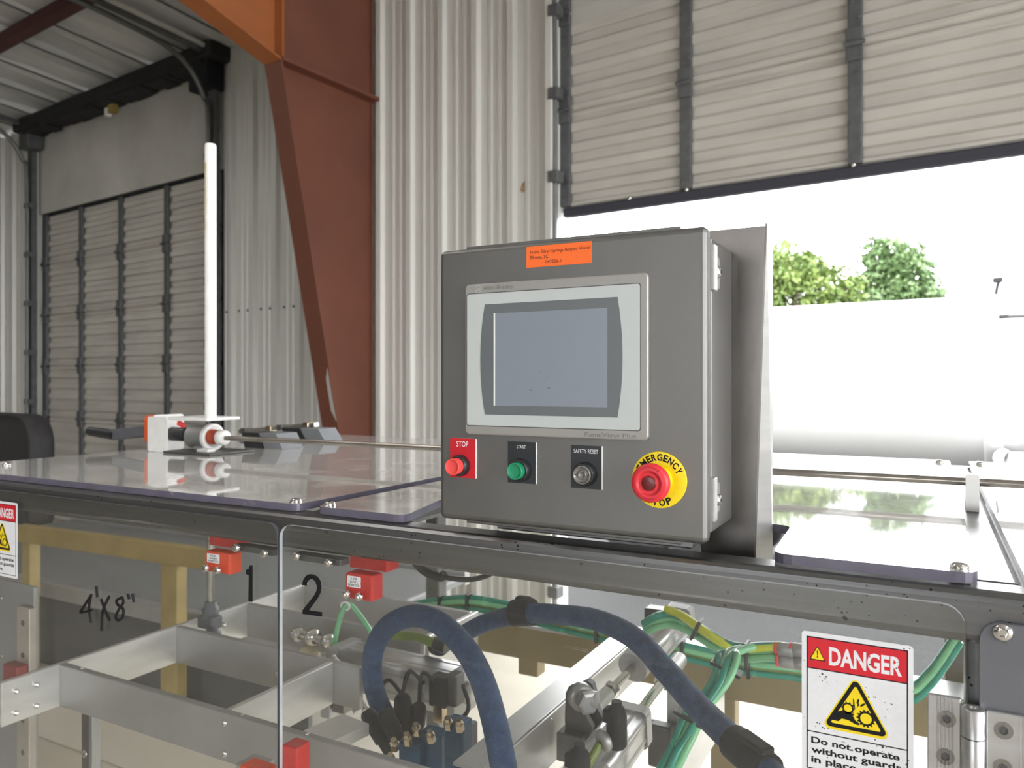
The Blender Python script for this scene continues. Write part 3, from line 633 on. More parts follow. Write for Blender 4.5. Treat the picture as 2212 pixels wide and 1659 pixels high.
# interlock switches
def interlock(door, x0, x1, y0, y1, txt, m):
    a = pY(x0, y0, Y1); b = pY(x1, y1, Y1); c = (a.x+b.x)/2
    za = a.z; zb = pY(x0, y1-(4), Y1).z
    t = part('interlock_switch', MB().box((a.x, Y1+.0003, zb), (b.x, Y1+.026, za), .003, 2), K[m], door, 'red interlock switch lettered '+txt.replace('\n', ' '))
    w = b.x-a.x; hgt = za-zb
    P2 = Plane((a.x, Y1-.0002, zb)); lx0, lx1, lz0, lz1 = w*.09, w*.60, hgt*.47, hgt*.90
    part('label', P2.poly(MB(), rr(lx0, lz0, lx1, lz1, .0015), 0, .0003), K['print_white'], t, 'small white label')
    bb = MB(); ls = txt.split('\n')
    for i, s in enumerate(ls):
        zt = lz1-hgt*.05-(i)*hgt*.125; wd_ = (lx1-lx0)*(.42, .55, .84)[i]; cx = (lx0+lx1)/2
        letter(bb, P2, s, cx-wd_/2, zt-hgt*.085, cx+wd_/2, zt, .0004, .025)
    part('lettering', bb, K['print_black'], t)
    for fx in (.14, .62):
        q = P2.p((w*fx, hgt*.20)); inst('screw', ME_SOCK, t, place(V((q.x+.003, Y0-.0001, q.z+.001)), (0, -1, 0), .95))
interlock(D1, 443, 496, 1189, 1238, 'IL 2101\nDOOR 1\nINTERLOCK', 'orangebox')
interlock(D2, 745, 803, 1236, 1296, 'IL 2102\nDOOR 2\nINTERLOCK', 'redbox')
for x0, x1, y0, y1, nm in ((468, 525, 1158, 1182, 'redbox'), (770, 850, 1197, 1233, 'redbox')):
    a = pY(x0, y0, .92); b = pY(x1, y1, .92)
    part('switch_head', MB().box((a.x, .903, b.z), (b.x, .935, RBZ+.01), .003), K[nm], fr, 'red switch head under the front rail')
for door, x0, x1, y0, y1, bs in ((D1, 503, 590, 1174, 1197, ((513, 1183), (573, 1195))), (D2, 632, 735, 1193, 1218, ((642, 1201), (712, 1215)))):
    a = pY(x0, y0+2, Y1); b = pY(x1, y1, Y1)
    t = part('strike_plate', MB().box((a.x, Y1+.0003, (b.z+pY(x0, y1-12, Y1).z)/2-.003), (b.x, Y1+.02, a.z), .001), K['dark'], door, 'dark strike plate with two screws')
    for x, y in bs: inst('screw', ME_SOCK, t, place(pY(x, y, Y0-.0001), (0, -1, 0), 1.0))
# lower switch and its bracket at the foot of the picture
a = pY(517, 1652, Y1)
part('interlock_switch', MB().box((a.x, Y1+.0003, a.z-.04), (a.x+.05, Y1+.03, a.z), .003), K['orangebox'], D1, 'lower orange-red switch block')
a = pY(540, 1626, .89)
part('switch_bracket', MB().box((a.x, .86, a.z-.06), (a.x+.045, .90, a.z-.004), .003), K['alu'], D1)
a = pY(608, 1608, Y1)
part('interlock_switch', MB().box((a.x, Y1+.0003, a.z-.07), (a.x+.03, Y1+.03, a.z), .003), K['redbox'], D2, 'red block standing for a blurred red reflection')  # solid block put in for a red blur reflected in the pane

# ---------------------------------------------------------------- control cabinet
CX0, CX1, CZ0, CZ1, CF = -.572, -.2165, -.181, .1735, .85
cab = thing('control_cabinet', 'grey stainless control cabinet with touch screen and push buttons, standing on the machine top', 'control panel', ((CX0+CX1)/2, .92, RT))
part('door', MB().box((CX0, CF, CZ0), (CX1, CF+.021, CZ1), .0075, 4), K['cab'], cab)
part('gasket', MB().box((CX0+.006, CF+.0205, CZ0+.006), (CX1-.006, CF+.027, CZ1-.006)), K['rubber'], cab, 'dark door gasket')
part('body', MB().box((CX0+.004, CF+.0265, CZ0+.005), (CX1-.004, CF+.1455, CZ1-.006), .006, 3), K['cabdark'], cab)
lip = MB()
lip.box((CX0+.030, CF+.021, CZ1-.008), (CX1-.036, CF+.0262, CZ1+.0062), .001); lip.box((CX0+.03, CF+.021, CZ0-.0065), (CX1-.035, CF+.0262, CZ0+.008), .001)
part('rain_lip', lip, K['cab'], cab)['kind'] = 'stuff'
part('door_flange', MB().box((CX1-.0025, CF+.0205, CZ0+.012), (CX1-.0008, CF+.0245, CZ1-.012)), K['alu'], cab, 'thin bright door flange')
part('mounting_foot', MB().box((CX0+.06, CF+.05, RT+.0003), (CX1-.03, CF+.12, CZ0+.006), .002), K['cabdark'], cab)
FP = Plane((0, CF, 0))
def q2(x, y): p = pY(x, y, CF); return (p.x, p.z)
def cr(x, y): return q2(920+x/2.242, 460+y/2.242)           # coordinates on the face read from a close view
def rect(tl, tr, br, bl): a, b, c, d = cr(*tl), cr(*tr), cr(*br), cr(*bl); return ((a[0]+d[0])/2, (c[1]+d[1])/2, (b[0]+c[0])/2, (a[1]+b[1])/2)
# touch screen terminal
R = rect((203, 347), (1087, 292), (1082, 1107), (199, 1068)); BZ = R
hb = MB(); rings = [(0, .0003), (0, .0045), (.0004, .0056), (.0012, .0063), (.0022, .0065)]; N_ = None
for ins, dd in rings:
    o = rr(R[0]+ins, R[1]+ins, R[2]-ins, R[3]-ins, .0062-ins*.6, 6); N_ = len(o); hb.v += [FP.p(q, dd) for q in o]
for a in range(len(rings)-1):
    for k in range(N_): hb.f.append([a*N_+k, a*N_+(k+1) % N_, (a+1)*N_+(k+1) % N_, (a+1)*N_+k]); hb.sm.append(False)
hb.f += [list(range(N_)), list(range((len(rings)-1)*N_, len(rings)*N_))]; hb.sm += [False, False]
hm = part('screen_bezel', hb, K['bezel'], cab, 'silver-grey rounded touch screen bezel')
g = rr(R[0]+.0033, R[1]+.0105, R[2]-.0078, R[3]-.0118, .0035); n_ = len(g)
R2 = rect((215, 398), (1050, 345), (1042, 1055), (212, 1022))
part('groove', FP.poly(MB(), rr(R2[0]-.0012, R2[1]-.0012, R2[2]+.0012, R2[3]+.0012, .0035), .0064, .0067), K['dark'], hm)
part('membrane', FP.poly(MB(), rr(*R2, .003), .0066, .0071), K['membrane'], hm, 'pale grey membrane')
TLc, TRc, BRc, BLc = cr(303, 445), cr(940, 410), cr(938, 993), cr(297, 972); Lc, Rc = cr(278, 700)[0], cr(963, 690)[0]
def bulge(x, xm, z0, z1, n=10): return [(x+(xm-x)*(1-(2*k/n-1)**2), z0+(z1-z0)*k/n) for k in range(n+1)]
zt = (TLc[1]+TRc[1])/2; zb = (BLc[1]+BRc[1])/2
part('screen_surround', FP.poly(MB(), bulge((TRc[0]+BRc[0])/2, Rc, zb, zt)+bulge((TLc[0]+BLc[0])/2, Lc, zt, zb), .0071, .0075), K['surround'], hm, 'dark slate barrel-shaped screen surround')
R3 = rect((345, 488), (892, 463), (888, 942), (340, 930))
part('screen', FP.poly(MB(), [(R3[0]+.002, R3[1]), (R3[2], R3[1]), (R3[2], R3[3]), (R3[0]+.002, R3[3])], .0075, .0077), K['screen'], hm, 'blank blue-grey touch screen')
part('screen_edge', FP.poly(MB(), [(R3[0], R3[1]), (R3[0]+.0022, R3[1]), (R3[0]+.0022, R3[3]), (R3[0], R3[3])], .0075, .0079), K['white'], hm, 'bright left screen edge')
b = MB(); z0 = R2[3]+.0029; letter(b, FP, 'Allen-Bradley', R2[0]+.0235, z0, R2[0]+.068, z0+.0062, .0067, .01, shear=.2)
bl_m = mat('raised_bezel_lettering', (.22, .215, .205), .5, .5, .05, 30)
part('bezel_lettering', b, bl_m, hm, 'faint raised maker lettering'); b = MB()
letter(b, FP, 'PanelView Plus', R[2]-.078, R[1]+.0028, R[2]-.014, R[1]+.0082, .0067, .015)
b.v = b.v
part('bezel_lettering', b, bl_m, hm, 'faint raised product lettering')
b = MB(); cxz = (R2[0]+.0165, z0+.0032)
o = circ(*cxz, .0052, 24); i = circ(*cxz, .0043, 24)
b.add([FP.p(p, .0067) for p in o]+[FP.p(p, .0067) for p in i], [(k, (k+1) % 24, 24+(k+1) % 24, 24+k) for k in range(24)])
letter(b, FP, 'AB', cxz[0]-.0032, cxz[1]-.0018, cxz[0]+.0032, cxz[1]+.0018, .0067, .03)
part('round_emblem', b, mat('emblem_grey', (.5, .49, .47), .45, .4, .05, 30), hm, 'small round emblem')
smb = MB()
for x, y, r in ((520, 858, .0016), (608, 848, .0020), (566, 770, .0012), (600, 800, .0008), (645, 805, .0009)):
    c = cr(x, y); FP.poly(smb, circ(c[0], c[1], r, 9, r*.7), .00771, .00774)
part('smudge', smb, mat('greasy_smudge', (.16, .18, .21), .5), hm)['kind'] = 'stuff'
# orange sticker
R = rect((488, 167), (804, 134), (803, 240), (488, 269))
st = part('sticker', FP.poly(MB(), [(R[0], R[1]), (R[2], R[1]), (R[2], R[3]), (R[0], R[3])], .0002, .0005), K['orange'], cab, 'fluorescent orange paper sticker')
b = MB(); w = R[2]-R[0]; h = R[3]-R[1]
for s, a0, a1, y0, y1 in (('From: Silver Springs Bottled Water', .06, .985, .60, .80), ('Elloree, SC', .06, .345, .36, .56), ('042226-1', .30, .545, .145, .30)):
    letter(b, FP, s, R[0]+w*a0, R[1]+h*y0, R[0]+w*a1, R[1]+h*y1, .0006, .004)
part('lettering', b, mat('dark_print_on_orange', (.09, .012, .01), .6), st, 'dark red-brown typed lettering')
# push buttons
def button(nm, label, plate, mplate, txt, tr_, c, rb_, rc, mcap, h, lens=False):
    R = rect(*plate)
    pl = part('legend_plate', FP.poly(MB(), rr(*R, .001, 2), .0002, .0016), K['white'], cab, 'legend plate reading '+txt)
    part('plate_face', FP.poly(MB(), [(R[0], R[1]), (R[2]-.0013, R[1]), (R[2]-.0013, R[3]), (R[0], R[3])], .0016, .0018), K[mplate], pl)
    b = MB(); r4 = rect(*tr_); letter(b, FP, txt, *r4, .0019, .004); part('lettering', b, K['print_white'], pl, 'white lettering')
    cc = cr(*c); o = FP.p(cc, .0018)
    bt = part(nm, MB().lathe([(rb_, 0), (rb_, .003), (rb_*.97, .006), (rb_*.86, .0095), (rb_*.80, .0100), (rb_*.80, .006)], o, (0, -1, 0), 40), K['black'], cab, label)
    if not lens:
        part('button_cap', MB().lathe([(rc, .004), (rc, h-.001), (rc*.97, h-.0002), (rc*.94, h), (rc*.88, h), (rc*.86, h-.0006), (rc*.5, h-.0009), (0, h-.001)], o, (0, -1, 0), 40), K[mcap], bt, 'coloured button cap')
    else:
        part('lens', MB().lathe([(rc, .004), (rc, h-.001), (rc*.95, h), (rc*.86, h), (rc*.82, h-.002), (rc*.5, h-.003), (rc*.46, h-.001), (rc*.36, h-.001), (rc*.3, h-.003), (0, h-.003)], o, (0, -1, 0), 40), K['lens'], bt, 'ringed grey lens')
        tb = MB()
        for k in range(4):
            a = k*math.pi/2; p = (cc[0]+rc*.78*math.cos(a), cc[1]+rc*.78*math.sin(a)); FP.poly(tb, [(p[0]-.0012, p[1]-.0007), (p[0]+.0012, p[1]-.0007), (p[0]+.0012, p[1]+.0007), (p[0]-.0012, p[1]+.0007)], .0018+h-.0022, .0018+h-.0008)
        part('lens_tab', tb, K['black'], bt)['kind'] = 'stuff'
px = 1/2.242/FPX
button('push_button', 'red stop push button', ((120, 1090), (246, 1093), (249, 1287), (122, 1277)), 'stopplate', 'STOP', ((152, 1105), (209, 1106), (209, 1133), (152, 1131)), (172, 1222), .0140, .0106, 'redcap', .0215)
button('push_button', 'green start push button', ((399, 1105), (538, 1110), (540, 1313), (401, 1304)), 'legend', 'START', ((443, 1123), (487, 1125), (487, 1142), (443, 1140)), (464, 1244), .0143, .0106, 'greencap', .0185)
button('push_button', 'black reset push button with grey lens', ((703, 1122), (857, 1130), (859, 1340), (706, 1330)), 'legend', 'SAFETY RESET', ((719, 1142), (837, 1146), (837, 1166), (719, 1162)), (776, 1264), .0146, .0112, 'lens', .0128, True)
# emergency stop
ec = cr(1131, 1292); er = .0322
eo = FP.p(ec, .0004)
es = part('emergency_stop', MB().lathe([(er, 0), (er, .0012), (er*.98, .0014), (0, .0014)], eo, (0, -1, 0), 56), K['print_yellow'], cab, 'emergency stop with yellow ring and red mushroom head')
b = MB()
def arc_text(mb, s, cx, cz, r, a0, a1, hh, inside=False):
    n = len(s)
    wds = {'M': 1.25, 'I': .5, 'G': 1.1, 'O': 1.15, 'N': 1.05, 'C': 1.05, 'E': .9}
    tot = sum(wds.get(ch, 1) for ch in s); acc = 0
    for ch in s:
        wq = wds.get(ch, 1); t = (acc+wq/2)/tot; acc += wq; a = math.radians(a0+(a1-a0)*t); wch = abs(math.radians(a1-a0))*r*wq/tot*.82
        x, z = cx+r*math.cos(a), cz+r*math.sin(a); rot = a-math.pi/2 if not inside else a+math.pi/2
        letter(mb, FP, ch, x-wch/2, z-hh/2, x+wch/2, z+hh/2, .0020, .035, rot)
arc_text(b, 'EMERGENCY', ec[0], ec[1], er*.80, 158, 18, er*.25); part('lettering', b, K['print_black'], es, 'black word EMERGENCY'); b = MB(); arc_text(b, 'STOP', ec[0], ec[1], er*.80, 235, 305, er*.25, True)
part('lettering', b, K['print_black'], es, 'black word STOP')
part('collar', MB().lathe([(.0155, .0014), (.0155, .006), (.0125, .010), (.0110, .026)], eo, (0, -1, 0), 36), K['print_yellow'], es, 'yellow collar')
part('mushroom_head', MB().lathe([(r_, z_+.008) for r_, z_ in [(.0110, .0165), (.0190, .0170), (.0212, .0185), (.0217, .021), (.0217, .0245), (.0208, .0275), (.0185, .0292), (.0150, .0297), (.0132, .0294), (.0130, .0280), (.0082, .0280), (.0080, .0286)]], eo, (0, -1, 0), 48), K['mush'], es, 'red mushroom head')
part('mushroom_lens', MB().lathe([(r_, z_+.008) for r_, z_ in [(.0082, .0276), (.0080, .0296), (.0070, .0302), (.0060, .0300), (.0052, .0303), (.0040, .0301), (.0032, .0304), (.0020, .0302), (0, .0304)]], eo, (0, -1, 0), 32), K['darkred'], es, 'dark red centre')
b = MB()
for a0 in (60, 240, ):
    pts = []
    for k in range(7): a = math.radians(a0+k*9); pts.append((ec[0]+.0182*math.cos(a), ec[1]+.0182*math.sin(a)))
    for k in range(6, -1, -1): a = math.radians(a0+k*9); pts.append((ec[0]+.0168*math.cos(a), ec[1]+.0168*math.sin(a)))
    FP.poly(b, pts, .0378, .0382)
    a = math.radians(a0-6); c = (ec[0]+.0175*math.cos(a), ec[1]+.0175*math.sin(a)); FP.poly(b, [(c[0]+.0022*math.cos(a+1.57+x), c[1]+.0022*math.sin(a+1.57+x)) for x in (2.1, 0, -2.1)], .0378, .0382)
part('arrow', b, mat('moulded_arrow', (.50, .015, .03), .45), es)['kind'] = 'stuff'
# door clamps on the right side
def clampz(y0, y1): return pX(1556, y0, CX1).z, pX(1556, y1, CX1).z
for ya, yb, ys in ((556, 624, 590), (1042, 1106, 1077)):
    za, zb = clampz(ya, yb); zs = pX(1556, ys, CX1).z
    xs = CX1-.004
    t = part('door_clamp', MB().box((xs, CF+.0215, zb-.006), (xs+.0075, CF+.036, za+.010), .0015, 2), K['alu'], cab, 'steel door clamp')
    o = rr(CF+.034, zb, CF+.070, za, .007, 4)
    part('clamp_tab', MB().prism([(xs+.0004, y, z) for y, z in o], (.0016, 0, 0)), K['alugrey'], t)
    zc = (za+zb)/2; o = rr(CF+.049, zc-.004, CF+.058, za-.005, .0042, 4)
    part('slot', MB().prism([(xs+.0020, y, z) for y, z in o], (.0002, 0, 0)), K['dark'], t)
    inst('screw', head(.0072, .0055, K['chrome'], .4), t, place((xs+.0020, CF+.053, zs), (1, 0, 0)))

# leaning bracket behind the cabinet
br = thing('mounting_bracket', 'tall leaning stained steel bracket just behind the right side of the control cabinet', 'bracket', (-.22, 1.0, -.2345))
part('face_plate', MB().prism([(-.193, 1.0, -.2345), (-.179, 1.0, .196), (-.262, 1.0, .196), (-.262, 1.0, -.2345)], (0, .0025, 0)), K['bracket'], br)
part('side_flange', MB().prism([(-.193, .9995, -.2345), (-.178, 1.032, -.2345), (-.1775, 1.032, .190), (-.179, .9995, .199)], (-.0022, .0005, 0)), K['alu'], br, 'bright side flange')  # paler metal than the face, to carry the light on this side
part('bracket_arm', MB().box((-.275, YF+.0525, -.2495), (-.17, 1.06, -.235), .002), K['frame'], fr)

# ---------------------------------------------------------------- operating shaft, its block, pole and handle
shp = [pY(487.5, 946, 1.38), pY(700, 956, 1.38), pY(943, 968, 1.38), pY(1665, 1018.5, 1.38), pY(1900, 1030.5, 1.38), pY(2100, 1041, 1.38)]
d = shp[-1]-shp[-2]; shp.append(shp[-1]+d*5.5)
sh = part('operating_shaft', MB().tube(shp, .0062, 14, 0), K['shaft'], None)
tag(sh, 'long thin dull steel shaft running across above the clear covers, behind the control cabinet', 'shaft')
bx = shp[5].x
def shaft_block(x0, x1, z0, z1, zc, label):
    "nylon block with a real bore, slit at the top"
    r = .0072; arc = [(r*math.sin(a), -r*math.cos(a)) for a in [math.pi*(1-.04)-2*math.pi*.96*k/24+0 for k in range(25)]]
    o = [(-.0009, z1), (-.014, z1), (-.014, z0), (.014, z0), (.014, z1), (.0009, z1)]+[(y, zc+z) for y, z in arc]
    return tag(part('shaft_block', MB().prism([(x0, 1.38+y, z) for y, z in o], (x1-x0, 0, 0)), K['white'], None), label, 'bearing block')
shaft_block(bx-.009, bx+.009, RT+.0002, -.1415, shp[5].z, 'small white nylon block holding the steel shaft above the frame')
zz = shp[5].z+(shp[6].z-shp[5].z)*(1.109-shp[5].x)/(shp[6].x-shp[5].x)
shaft_block(1.10, 1.118, ST+.0003, zz+.013, zz, 'white nylon block at the far right end of the shaft')
# white pole
YP = 1.345; ccx = pY(455, 905, 1.42).x
pb = pY(455, 905, YP); ptp = pY(456, 311, YP); pr = .0142
pole = thing('pole', 'tall white pole standing in a clamp on the left clear cover', 'pole', (pb.x, YP, ST))
part('pole_tube', MB().lathe([(pr, 0), (pr, ptp.z-pb.z-.004), (pr*.85, ptp.z-pb.z), (0, ptp.z-pb.z)], (pb.x, YP, pb.z), (0, 0, 1), 28), K['white'], pole)
zl0, zl1 = pY(447, 500, YP).z, pY(447, 355, YP).z
lb = MB()
for k in range(5):
    a0, a1 = math.radians(234+k*8), math.radians(242+k*8); c0, s0, c1, s1 = math.cos(a0), math.sin(a0), math.cos(a1), math.sin(a1); q = pr+.0004
    lb.add([(pb.x+q*c0, YP+q*s0, zl0), (pb.x+q*c1, YP+q*s1, zl0), (pb.x+q*c1, YP+q*s1, zl1), (pb.x+q*c0, YP+q*s0, zl1)], [(0, 1, 2, 3)])
part('faded_label', lb, K['poleyel'], pole, 'faded yellowed strip of print')
cz = shp[0].z; cxp = pb.x
part('clamp_cap', MB().box((ccx-.035, YP-.03, pb.z-.004), (cxp+.022, YP+.075, pb.z+.004), .002), K['white'], pole, 'white plate under the pole')
part('clamp_body', MB().lathe([(.022, -.045), (.031, -.042), (.031, .02), (.034, .022), (.034, .036), (.026, .038), (.015, .038)], (ccx, 1.40, cz-.002), (1, 0, 0), 24), K['alugrey'], pole, 'grey round clamp body')
part('clamp_rim', MB().lathe([(.0335, 0), (.036, .002), (.036, .014), (.0335, .016), (.026, .016), (.026, 0)], (ccx+.022, 1.40, cz-.002), (1, 0, 0), 24), K['white'], pole, 'white clamp rim')
part('seal_ring', MB().lathe([(.017, .038), (.020, .04), (.020, .05), (.015, .052), (.015, .062), (.019, .064), (.019, .076), (.010, .078)], (ccx, 1.39, cz), (1, 0, 0), 20), mat('rust_red_seal', (.45, .07, .03), .5), pole, 'rust-red and black seal')
part('shaft_collar', MB().lathe([(.006, .076), (.019, .078), (.020, .084), (.019, .098), (.014, .102), (.006, .102)], (ccx-.002, 1.385, cz), (1, 0, 0), 20), K['white'], pole, 'white shaft collar')
part('base_plate', MB().box((ccx-.068, 1.325, ST+.0004), (ccx+.11, 1.47, ST+.006), .002), K['dark'], pole, 'dark base plate')
part('base_post', MB().box((ccx-.02, 1.38, ST+.005), (ccx+.02, 1.42, cz-.025), .003), K['alugrey'], pole)
part('foot_block', MB().box((ccx+.03, 1.35, ST+.0055), (ccx+.072, 1.375, ST+.014), .002), K['white'], pole)
part('red_tab', MB().obox((ccx-.052, 1.36, cz+.036), (ccx-.028, 1.36, cz+.028), .01, .012, (0, 0, 1), .002), K['redcap'], pole, 'small red tab')
# the lower threaded rod under the cover
tr_ = pY(455, 1160, YP); bt = pY(455, 1300, YP); tp = MB(); L_ = SB2-.0005-bt.z; nth = 46
prof = []
for k in range(nth): prof += [(.0082, L_*k/nth), (.0098, L_*(k+.5)/nth)]
part('threaded_rod', MB().lathe(prof, (cxp, YP, bt.z), (0, 0, 1), 14), K['shaft'], pole, 'threaded rod below the cover')
part('rod_knuckle', MB().lathe([(.012, .0), (.019, .004), (.021, .03), (.016, .034), (.014, .046)], (cxp, YP, bt.z-.045), (0, 0, 1), 16).box((cxp-.03, YP-.018, bt.z-.066), (cxp+.024, YP+.018, bt.z-.034), .005).lathe([(.017, 0), (.019, .004), (.019, .02), (.01, .024)], (cxp+.018, YP-.006, bt.z-.07), (.5, -.6, -.4), 14), K['greybl'], pole, 'dark rod knuckle')
# disconnect handle
hx0 = pY(348, 925, 1.40)
hd = thing('switch_handle', 'orange and black rotary switch with long black lever, left of the white pole', 'switch', (hx0.x+.03, 1.40, ST))
a = pY(362, 955, 1.40); b_ = pY(402, 899, 1.40)
part('mounting_plate', MB().prism([(a.x+.012, y, z) for y, z in rr(1.345, ST+.0004, 1.345+.095, b_.z+.004, .008)], (.004, 0, 0)).prism([(x, 1.34, z) for x, z in rr(a.x-.002, ST+.0012, b_.x, b_.z, .008)], (0, .004, 0)), K['white'], hd, 'white mounting plate')['kind'] = 'stuff'
cz2 = pY(345, 928, 1.40).z
part('switch_body', MB().prism([(a.x-.048, 1.40+y, cz2+z) for y, z in rr(-.036, -.034, .036, .040, .012)], (.026, 0, 0)), K['orangeh'], hd, 'orange switch housing')
part('switch_back', MB().prism([(a.x-.0215, 1.40+y, cz2+z) for y, z in rr(-.034, -.030, .034, .038, .01)], (.0215+.011, 0, 0)), K['black'], hd, 'black switch back')
part('drive_shaft', MB().lathe([(.016, 0), (.019, .004), (.019, .055), (.015, .06)], (a.x+.017, 1.40, cz2-.01), (1, 0, 0), 18), K['black'], hd)
l0 = pY(340, 930, 1.38); l1_ = pY(236, 940, 1.36); l2 = pY(186, 934, 1.36)
part('hub', MB().lathe([(.017, 0), (.017, .02), (.012, .024)], (a.x-.07, 1.40, cz2-.006), (1, 0, 0), 16), K['shaft'], hd)
part('lever', MB().obox((a.x-.062, 1.385, cz2-.004), (l1_.x, 1.37, l1_.z), .02, .031, (0, 0, 1), .006), K['greybl'], hd, 'grey-black lever arm')
part('lever_grip', MB().tube([(l1_.x+.01, 1.37, l1_.z), (l2.x+.03, 1.37, l2.z+.001), (l2.x, 1.37, l2.z+.003)], .013, 14, 4, lambda t: .0145-.002*t), K['black'], hd, 'black lever grip')
g_ = pY(336, 962, 1.36)
part('clip', MB().box((g_.x-.014, 1.352, ST+.0004), (g_.x+.008, 1.372, ST+.014), .003).obox((g_.x+.01, 1.36, ST+.004), (g_.x+.018, 1.36, ST+.026), .004, .006), K['lime'], hd, 'lime green clip')['kind'] = 'stuff'

# two black rest blocks on the back of the cover
for i, (x0, x1, yb, yt) in enumerate(((525, 598, 968, 934), (612, 690, 952, 924))):
    p0 = pZ(x0+20, yb, ST); Yb = p0.y
    t = thing('rest_block', ('nearer', 'farther')[i]+' black and grey rest block on the back of the left clear cover', 'block', (p0.x+.06, Yb, ST), 'black rest blocks')
    k = (pY(x1, yb, Yb).x-pY(x0, yb, Yb).x); xa = pY(x0, yb, Yb).x; zt = pY(x0, yt, Yb).z
    part('block', MB().prism([(xa+.05*k, Yb, ST+.0004), (xa+.62*k, Yb, ST+.0004), (xa+.45*k, Yb, zt), (xa-.05*k, Yb, zt)], (0, .09, 0)), K['black'], t, 'black wedge block')
    part('liner', MB().prism([(xa+.63*k, Yb+.002, ST+.0004), (xa+1.15*k, Yb+.002, ST+.0004), (xa+.95*k, Yb+.002, zt), (xa+.46*k, Yb+.002, zt)], (0, .08, 0)), mat('blue_grey_pad', (.20, .21, .23), .5), t, 'blue-grey liner')
p0 = pZ(610, 948, ST); Yb = p0.y+.04
wb = thing('metal_bar', 'silver metal bar lying across the two black rest blocks', 'metal bar', (p0.x, Yb, -.13))
e0, e1 = pY(520, 932, Yb), pY(684, 917, Yb+.05)
part('bar', MB().obox(e0, e1, .03, .014, (0, 0, 1), .002), K['chrome'], wb)
for t_ in (.08, .42, .56, .90):
    c = e0.lerp(e1, t_); part('band', MB().box(c-V((.012, .018, .009)), c+V((.012, .018, .010)), .002), K['brass'] if t_ in (.42, .90) else K['dark'], wb)

# ---------------------------------------------------------------- inside the machine
ZT, ZB = -.605, -.695                        # the lift frame's flat bars stand on edge
lf_ = thing('lift_frame', 'ladder-like frame of aluminium flat bars inside the machine, seen through door 1', 'frame', (-1.2, 1.4, ZB))
A = lambda name, lo, hi, m='alu2', lab=None: part(name, MB().box(lo, hi, .0015, 1), K[m], lf_, lab)
A('side_bar', (-1.652, .868, ZB), (-1.638, 1.74, ZT))
A('side_bar', (-1.145, 1.000, ZB), (-1.131, 1.275, ZT), lab='short bright bar between the cross bars')
A('cross_bar', (-1.6385, .985, ZB), (-.62, 1.000, ZT), 'alugrey')
A('cross_bar', (-1.6385, 1.275, ZB), (-1.06, 1.289, ZT), 'alugrey')
A('cross_bar', (-1.6385, 1.50, ZB), (-1.06, 1.514, ZT), 'alugrey')
A('cross_bar', (-1.6385, 1.72, ZB), (-1.06, 1.734, ZT), 'alugrey')
A('side_bar', (-1.0595, 1.514, ZB), (-1.046, 1.74, ZT))
for y, zz in ((.895, 0), (.935, 0), (.895, 1), (.935, 1)):
    inst('screw', ME_SOCK, lf_, place((-1.638, y, ZT-.026-.044*zz), (1, 0, 0), .9))
for x, y in ((189, 1440), (518, 1547), (655, 1590)):
    p = pZ(x, y, ZT); inst('screw', ME_SMALL, lf_, place((p.x, .9925, ZT), (0, 0, 1), .8))
for x, y in ((485, 1562), (485, 1628), (484, 1350), (600, 1455)):
    Yq = .985 if y > 1500 else 1.275
    p = pY(x, y, Yq); inst('screw', ME_BUTT, lf_, place((p.x, Yq, max(p.z, ZB+.01)), (0, -1, 0), .8))
# vertical guide rail with its carriage and the grey plate behind it
gp = thing('guide_rail', 'upright holed steel guide rail on a grey plate at the far left behind door 1', 'rail', (-1.72, .98, FZ))
g0 = pY(36, 1310, .93); g1 = pY(64, 1310, .93)
part('rail', MB().box((g0.x, .93, FZ), (g1.x-.002, .945, g0.z), .002), mat('stained_rail_steel', (.46, .42, .37), .4, .5, .15, 12), gp, 'stained holed rail')
hme = MB().lathe([(.0062, -.0006), (.0062, .0002), (.0045, -.0002), (0, -.0004)], n=14).mesh('rail_hole', K['dark'])
for k in range(9): inst('rail_hole', hme, gp, place(((g0.x+g1.x)/2-.001, .9295, g0.z-.032-.068*k), (0, -1, 0)))
part('back_plate', MB().box((-2.02, .946, FZ), (g1.x-.012, .956, pY(50, 1262, .95).z), .003), mat('grey_backing_plate', (.30, .30, .30), .45, .4, .06, 4), gp, 'grey backing plate')
for x, y in ((3, 1292), (4, 1418), (8, 1545)): inst('screw', ME_SMALL, gp, place(pY(x, y, .9455), (0, -1, 0)))
part('carriage', MB().box((g0.x-.006, .905, ZB+.004), (-1.654, .93, ZT+.016), .003), mat('dark_red_carriage', (.22, .03, .03), .45), gp, 'dark red carriage')
l2g = thing('support_column', 'slim grey upright below the lift frame, near the left behind door 1', 'column', (-1.60, 1.09, FZ))
p0 = pY(176, 1522, 1.07); p1 = pY(208, 1522, 1.07)
part('profile', MB().box((p0.x, 1.07, FZ), (p1.x-.013, 1.085, ZB-.0005), .001), K['bracket'], l2g); part('profile', MB().box((p1.x-.012, 1.06, FZ), (p1.x, 1.08, ZB-.0005), .001), K['alugrey'], l2g)
inst('screw', ME_BUTT, l2g, place(pY(184, 1628, 1.07), (0, -1, 0)))
